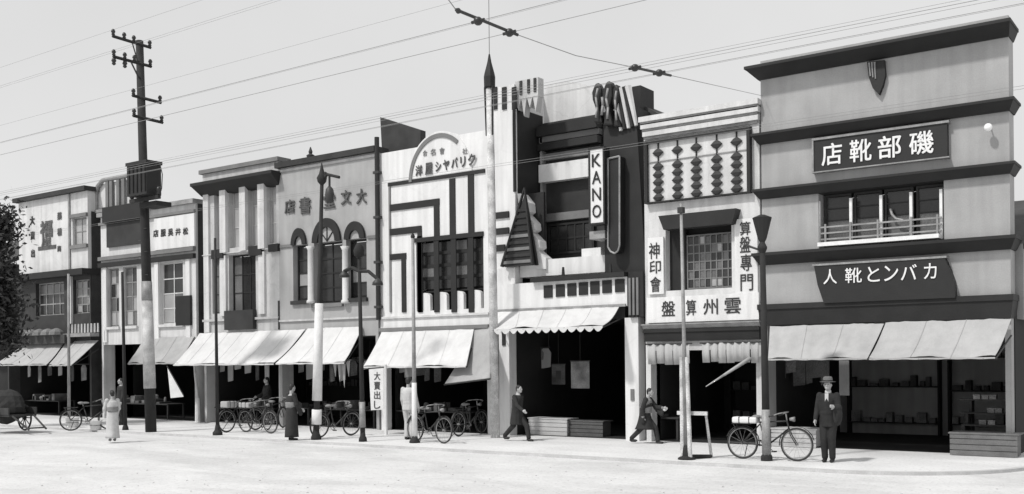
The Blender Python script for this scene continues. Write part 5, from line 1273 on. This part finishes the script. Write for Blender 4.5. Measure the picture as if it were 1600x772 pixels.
for k in range(260):
    px, py = rnd.uniform(0, 1600), rnd.uniform(690, 790); p = G(px, py, -.055)
    if p.y > KY-.25: continue
    r_ = rnd.uniform(.008, .028); g.ell((p.x, p.y, -.055+r_*.25), (r_, r_*.8, r_*.5), 6, 4)
g.build('pebbles', M['kerb'])['kind'] = 'stuff'

# ================================================================== PEOPLE  (local +X is forward, +Y is the person's left)
def flesh(prims, name, m, parent, voxel, smooth=2):
    mb = MB()
    for p in prims:
        if p[0] == 't': mb.tube(p[1], p[2], p[3], p[4], 12, p[5] if len(p) > 5 else (1, 1))
        else: mb.ell(p[1], p[2], 14, 10)
    o = mb.build(name, m, parent, True)
    rm = o.modifiers.new('remesh', 'REMESH'); rm.mode = 'VOXEL'; rm.voxel_size = voxel; rm.use_smooth_shade = True
    sm = o.modifiers.new('smooth', 'SMOOTH'); sm.factor = .5; sm.iterations = smooth
    return o
def limb(a, b, c, r0, r1, r2, grow=0.0):
    g = grow
    return [('t', a, b, r0+g, r1+g), ('t', b, c, r1+g, r2+g), ('e', a, (r0+g,)*3), ('e', b, (r1+g,)*3), ('e', c, (r2+g,)*3)]
def hand(w_, d, side):
    d = Vector(d).normalized(); w_ = Vector(w_); s = Vector((0, side, 0)); s = (s-d*s.dot(d)).normalized(); n = d.cross(s)
    fw = n if n.x > 0 else -n           # toward the front of the body
    pr = [('t', w_, w_+d*.08, .028, .036, (1, 1)), ('e', w_+d*.05, (.036, .022, .045))]
    for k, (o, l) in enumerate(((-.027, .058), (-.009, .07), (.009, .074), (.027, .064))):
        r = w_+d*.08+fw*o; k1 = r+d*l*.55-s*.006; k2 = k1+d*l*.4-s*.02
        pr += [('t', r, k1, .0105, .0095), ('t', k1, k2, .0095, .008), ('e', k1, (.0095,)*3), ('e', k2, (.008,)*3)]
    r = w_+d*.03+fw*.034; k1 = r+d*.03+fw*.02-s*.012; pr += [('t', r, k1, .013, .0105), ('t', k1, k1+d*.028-s*.006, .0105, .009), ('e', k1, (.0105,)*3)]
    return pr
def person(label, base, rz, H, kind, stride=0.0, lean=0.0, arms_=((0, 0), (0, 0)), hat=None, group=None):
    b = G(*base); s = H/1.65
    t = thing('person', label, 'person', b, group, rz=rz, local=True); t.scale = (s, s, s)
    V = Vector; hipz = .86-.09*stride; lx = .36*stride
    pel = V((0, 0, hipz+.06)); up = V((math.sin(lean), 0, math.cos(lean)))
    chest = pel+up*.34; nk = pel+up*.5; head = nk+up*.15+V((.025, 0, 0))
    hips = [V((0, .085*q, hipz)) for q in (1, -1)]
    ank = [V((lx, .075, .085)), V((-lx*1.05, -.075, .085+.05*stride))]
    knee = [hips[0].lerp(ank[0], .5)+V((.05+.06*stride, 0, .01)), hips[1].lerp(ank[1], .5)+V((.06+.07*stride, 0, .0))]
    sho = [chest+up*.1+V((0, .17*q, 0)) for q in (1, -1)]
    el, wr = [], []
    for k, q in enumerate((1, -1)):
        sw, bend = arms_[k]                      # upper-arm swing and elbow bend, radians, forward positive
        e_ = sho[k]+V((math.sin(sw)*.28, .045*q, -math.cos(sw)*.28)); a2 = sw+bend
        el.append(e_); wr.append(e_+V((math.sin(a2)*.24, -.03*q*(1 if bend > .5 else -.3), -math.cos(a2)*.24)))
    body = [('t', pel, pel+up*.16, .15, .125, (.74, 1)), ('t', pel+up*.16, chest, .125, .155, (.74, 1)), ('t', chest, chest+up*.12, .155, .09, (.7, 1.2)), ('e', chest+up*.02, (.12, .17, .12)), ('e', pel, (.125, .16, .12)),
            ('t', chest+up*.1, nk+up*.07, .058, .052), ('e', head, (.088, .073, .112)), ('e', head+V((.045, 0, -.06)), (.045, .045, .045)),
            ('t', head+V((.08, 0, .022)), head+V((.103, 0, -.018)), .011, .017), ('e', head+V((.098, 0, -.02)), (.014, .018, .011)), ('e', head+V((.078, 0, .03)), (.014, .05, .012)),
            ('e', head+V((.083, 0, -.058)), (.012, .024, .009)), ('e', head+V((0, .077, -.005)), (.018, .01, .03)), ('e', head+V((0, -.077, -.005)), (.018, .01, .03))]
    for k in range(2):
        body += limb(hips[k], knee[k], ank[k], .085, .055, .036)+limb(sho[k], el[k], wr[k], .05, .04, .027)
        body += hand(wr[k], wr[k]-el[k], 1 if k == 0 else -1)
        body += [('t', ank[k]+V((-.04, 0, -.045)), ank[k]+V((.13, 0, -.06)), .036, .026)]
    flesh(body, 'body', M['skin'], t, .0095, 1)
    for q in (1, -1): MB().ell(head+V((.083, .03*q, .012)), (.008, .012, .007), 8, 6).build('eye', M['hair'], t, True)
    hr = [('e', head+V((-.018, 0, .03)), (.088, .081, .1)), ('e', head+V((-.05, 0, -.01)), (.05, .068, .075))]
    if kind == 'robe_light' : hr += [('e', head+V((-.09, 0, .05)), (.06, .06, .055)), ('e', head+V((.0, 0, .09)), (.07, .07, .05))]
    flesh(hr, 'hair', M['hair'], t, .012, 1)
    def shoes(m):
        for k in range(2):
            d = V((.15, 0, 0)); a0 = ank[k]
            flesh([('e', a0+V((.05, 0, -.05)), (.13, .045, .038)), ('e', a0+V((-.02, 0, -.03)), (.05, .042, .05)), ('t', a0+V((-.03, 0, -.065)), a0+V((.14, 0, -.07)), .035, .03, (.5, 1))], 'shoe', m, t, .012, 1)
    def torso_cloth(m, hem, g=.022, flare=.0, nm='jacket'):
        pr = [('t', V((0, 0, hem)), pel+up*.1, .165+g+flare, .15+g, (.78, 1)), ('t', pel+up*.1, chest, .15+g, .165+g, (.76, 1)), ('t', chest, chest+up*.13, .165+g, .085, (.72, 1.22)), ('e', chest+up*.03, (.125+g*.6, .185, .13)), ('e', pel+up*.08, (.12+g, .15+g, .12))]
        for k in range(2):
            pr += limb(sho[k], el[k], el[k].lerp(wr[k], .93), .06, .052, .042, .006)
        return flesh(pr, nm, m, t, .013, 3)
    def trousers(m, g=.018):
        pr = [('e', pel, (.14, .165, .12))]
        for k in range(2): pr += limb(hips[k], knee[k], ank[k]+V((0, 0, .02)), .092, .064, .052, g*.7)
        flesh(pr, 'trousers', m, t, .013, 2)
    def robe(m, hem_z, wide=.2, dx=0.0):
        n = 22; rings = [(chest+up*.12, .1, .16), (chest, .15, .19), (pel+up*.12, .15, .175), (pel, .16, .19), (V((dx*.5, 0, (hipz+hem_z)/2)), .17+wide*.35, .2), (V((dx, 0, hem_z)), .17+wide, .215+wide*.15)]
        vs = []; fs = []
        for c, rx, ry in rings:
            for i in range(n):
                a = 2*math.pi*i/n; f_ = 1+.03*math.sin(5*a)*(1 if c.z < hipz else .2); vs.append((c.x+rx*f_*math.cos(a), c.y+ry*f_*math.sin(a), c.z))
        for j in range(len(rings)-1):
            for i in range(n):
                q = (i+1) % n; fs.append((j*n+i, (j+1)*n+i, (j+1)*n+q, j*n+q))
        fs.append(tuple(range(n))); o = MB().add(vs, fs).build('robe', m, t, True); o.modifiers.new('round', 'SUBSURF').render_levels = 2; o.modifiers.new('thickness', 'SOLIDIFY').thickness = .012
        for k, q in enumerate((1, -1)):
            d = (wr[k]-el[k]); e2 = el[k]+d*.8
            flesh([('t', sho[k], el[k], .07, .075), ('t', el[k], e2, .075, .07), ('t', el[k]+V((0, 0, -.05)), e2+V((0, 0, -.2)), .05, .06, (1, .7)), ('e', sho[k], (.075,)*3), ('e', el[k], (.078,)*3), ('e', e2+V((0, 0, -.12)), (.06, .045, .12))], 'sleeve', m, t, .014, 3)
        MB().lathe(pel+up*.1, [(.175, -.05), (.18, 0), (.185, .1), (.18, .13)], 20).build('sash', M['greycloth'] if m is not M['greycloth'] else M['suit'], t, True)
    if kind == 'suit':
        torso_cloth(M['suit'], hipz-.14); trousers(M['suit']); shoes(M['hair'])
        MB().lathe(nk+up*.0, [(.07, -.03), (.062, .0), (.06, .035)], 14).build('collar', M['shirt'], t, True)
        MB().box(chest.x+.105, chest.x+.135, -.035, .035, chest.z-.02, nk.z-.02).build('shirt_front', M['shirt'], t)
        flesh([('e', el[0].lerp(wr[0], .45)+V((0, .03, -.14)), (.13, .09, .22)), ('e', el[0].lerp(wr[0], .5)+V((0, .02, 0)), (.13, .1, .08))], 'folded_coat', M['suit'], t, .014, 3)
    elif kind == 'coat':
        torso_cloth(M['coat'], hipz-.3, .03, .05, 'coat'); trousers(M['coat']); shoes(M['hair'])
        MB().lathe(nk, [(.072, -.03), (.066, 0), (.062, .03)], 14).build('collar', M['shirt'], t, True)
    elif kind == 'cape':
        torso_cloth(M['greycloth'], hipz, .02); trousers(M['coat']); shoes(M['hair']); robe(M['coat'], hipz-.36, .14); flesh([('e', wr[0]+V((.03, .02, -.03)), (.07, .05, .06))], 'bundle', M['cloth'], t, .013, 2)
    elif kind == 'shirt':
        torso_cloth(M['shirt'], hipz-.06, .02, 0, 'shirt'); trousers(M['shirt']); shoes(M['hair'])
    elif kind == 'robe_light': robe(M['shirt'], .1, .1); shoes(M['greycloth'])
    elif kind == 'robe_dark': robe(M['coat'], .1, .04); shoes(M['hair'])
    if hat:
        hc = head+V((-.005, 0, .06)); MB().lathe(hc, [(.155, 0), (.16, .008), (.098, .014), (.094, .07), (.08, .105), (.05, .115)], 20).build('hat', M[hat], t, True)
        MB().lathe(hc, [(.0985, .015), (.0975, .04)], 20).build('hat_band', M['hair'], t, True)
    return t
PI = math.pi
person('standing man in a dark suit and grey hat before the corner shop', (1295, 722), R(-85), 1.64, 'suit', arms_=((.3, 1.45), (.1, .4)), hat='felt')
person('striding person in a dark knee-length coat before the left white pillar', (808, 689), R(-2), 1.52, 'coat', stride=1.0, lean=.1, arms_=((-.45, .4), (.5, .5)))
person('hurrying person in a dark cape carrying a pale bundle by the right white pillar', (1008, 693), R(6), 1.45, 'cape', stride=1.0, lean=.22, arms_=((.6, .9), (-.3, .4)))
person('person in pale shirt and trousers standing behind the thin grey pole', (639, 687), R(100), 1.66, 'shirt', arms_=((.1, .3), (.1, .3)))
person('person in a dark robe standing before the second white awning', (456, 688), R(75), 1.5, 'robe_dark', arms_=((.2, .5), (.2, .7)))
person('person in dark coat standing behind the parked bicycles', (418, 664), R(-110), 1.6, 'coat', arms_=((.3, .6), (.3, .9)))
person('woman in a white robe with piled hair standing left of the utility pole', (176, 689), R(160), 1.36, 'robe_light', arms_=((.3, .7), (.2, .8)))
person('person in dark suit in the shade of the grey awning left of the utility pole', (190, 664), R(-100), 1.6, 'coat', arms_=((.1, .2), (.1, .2)))

for o in bpy.data.objects:
    if '_local' in o: del o['_local']
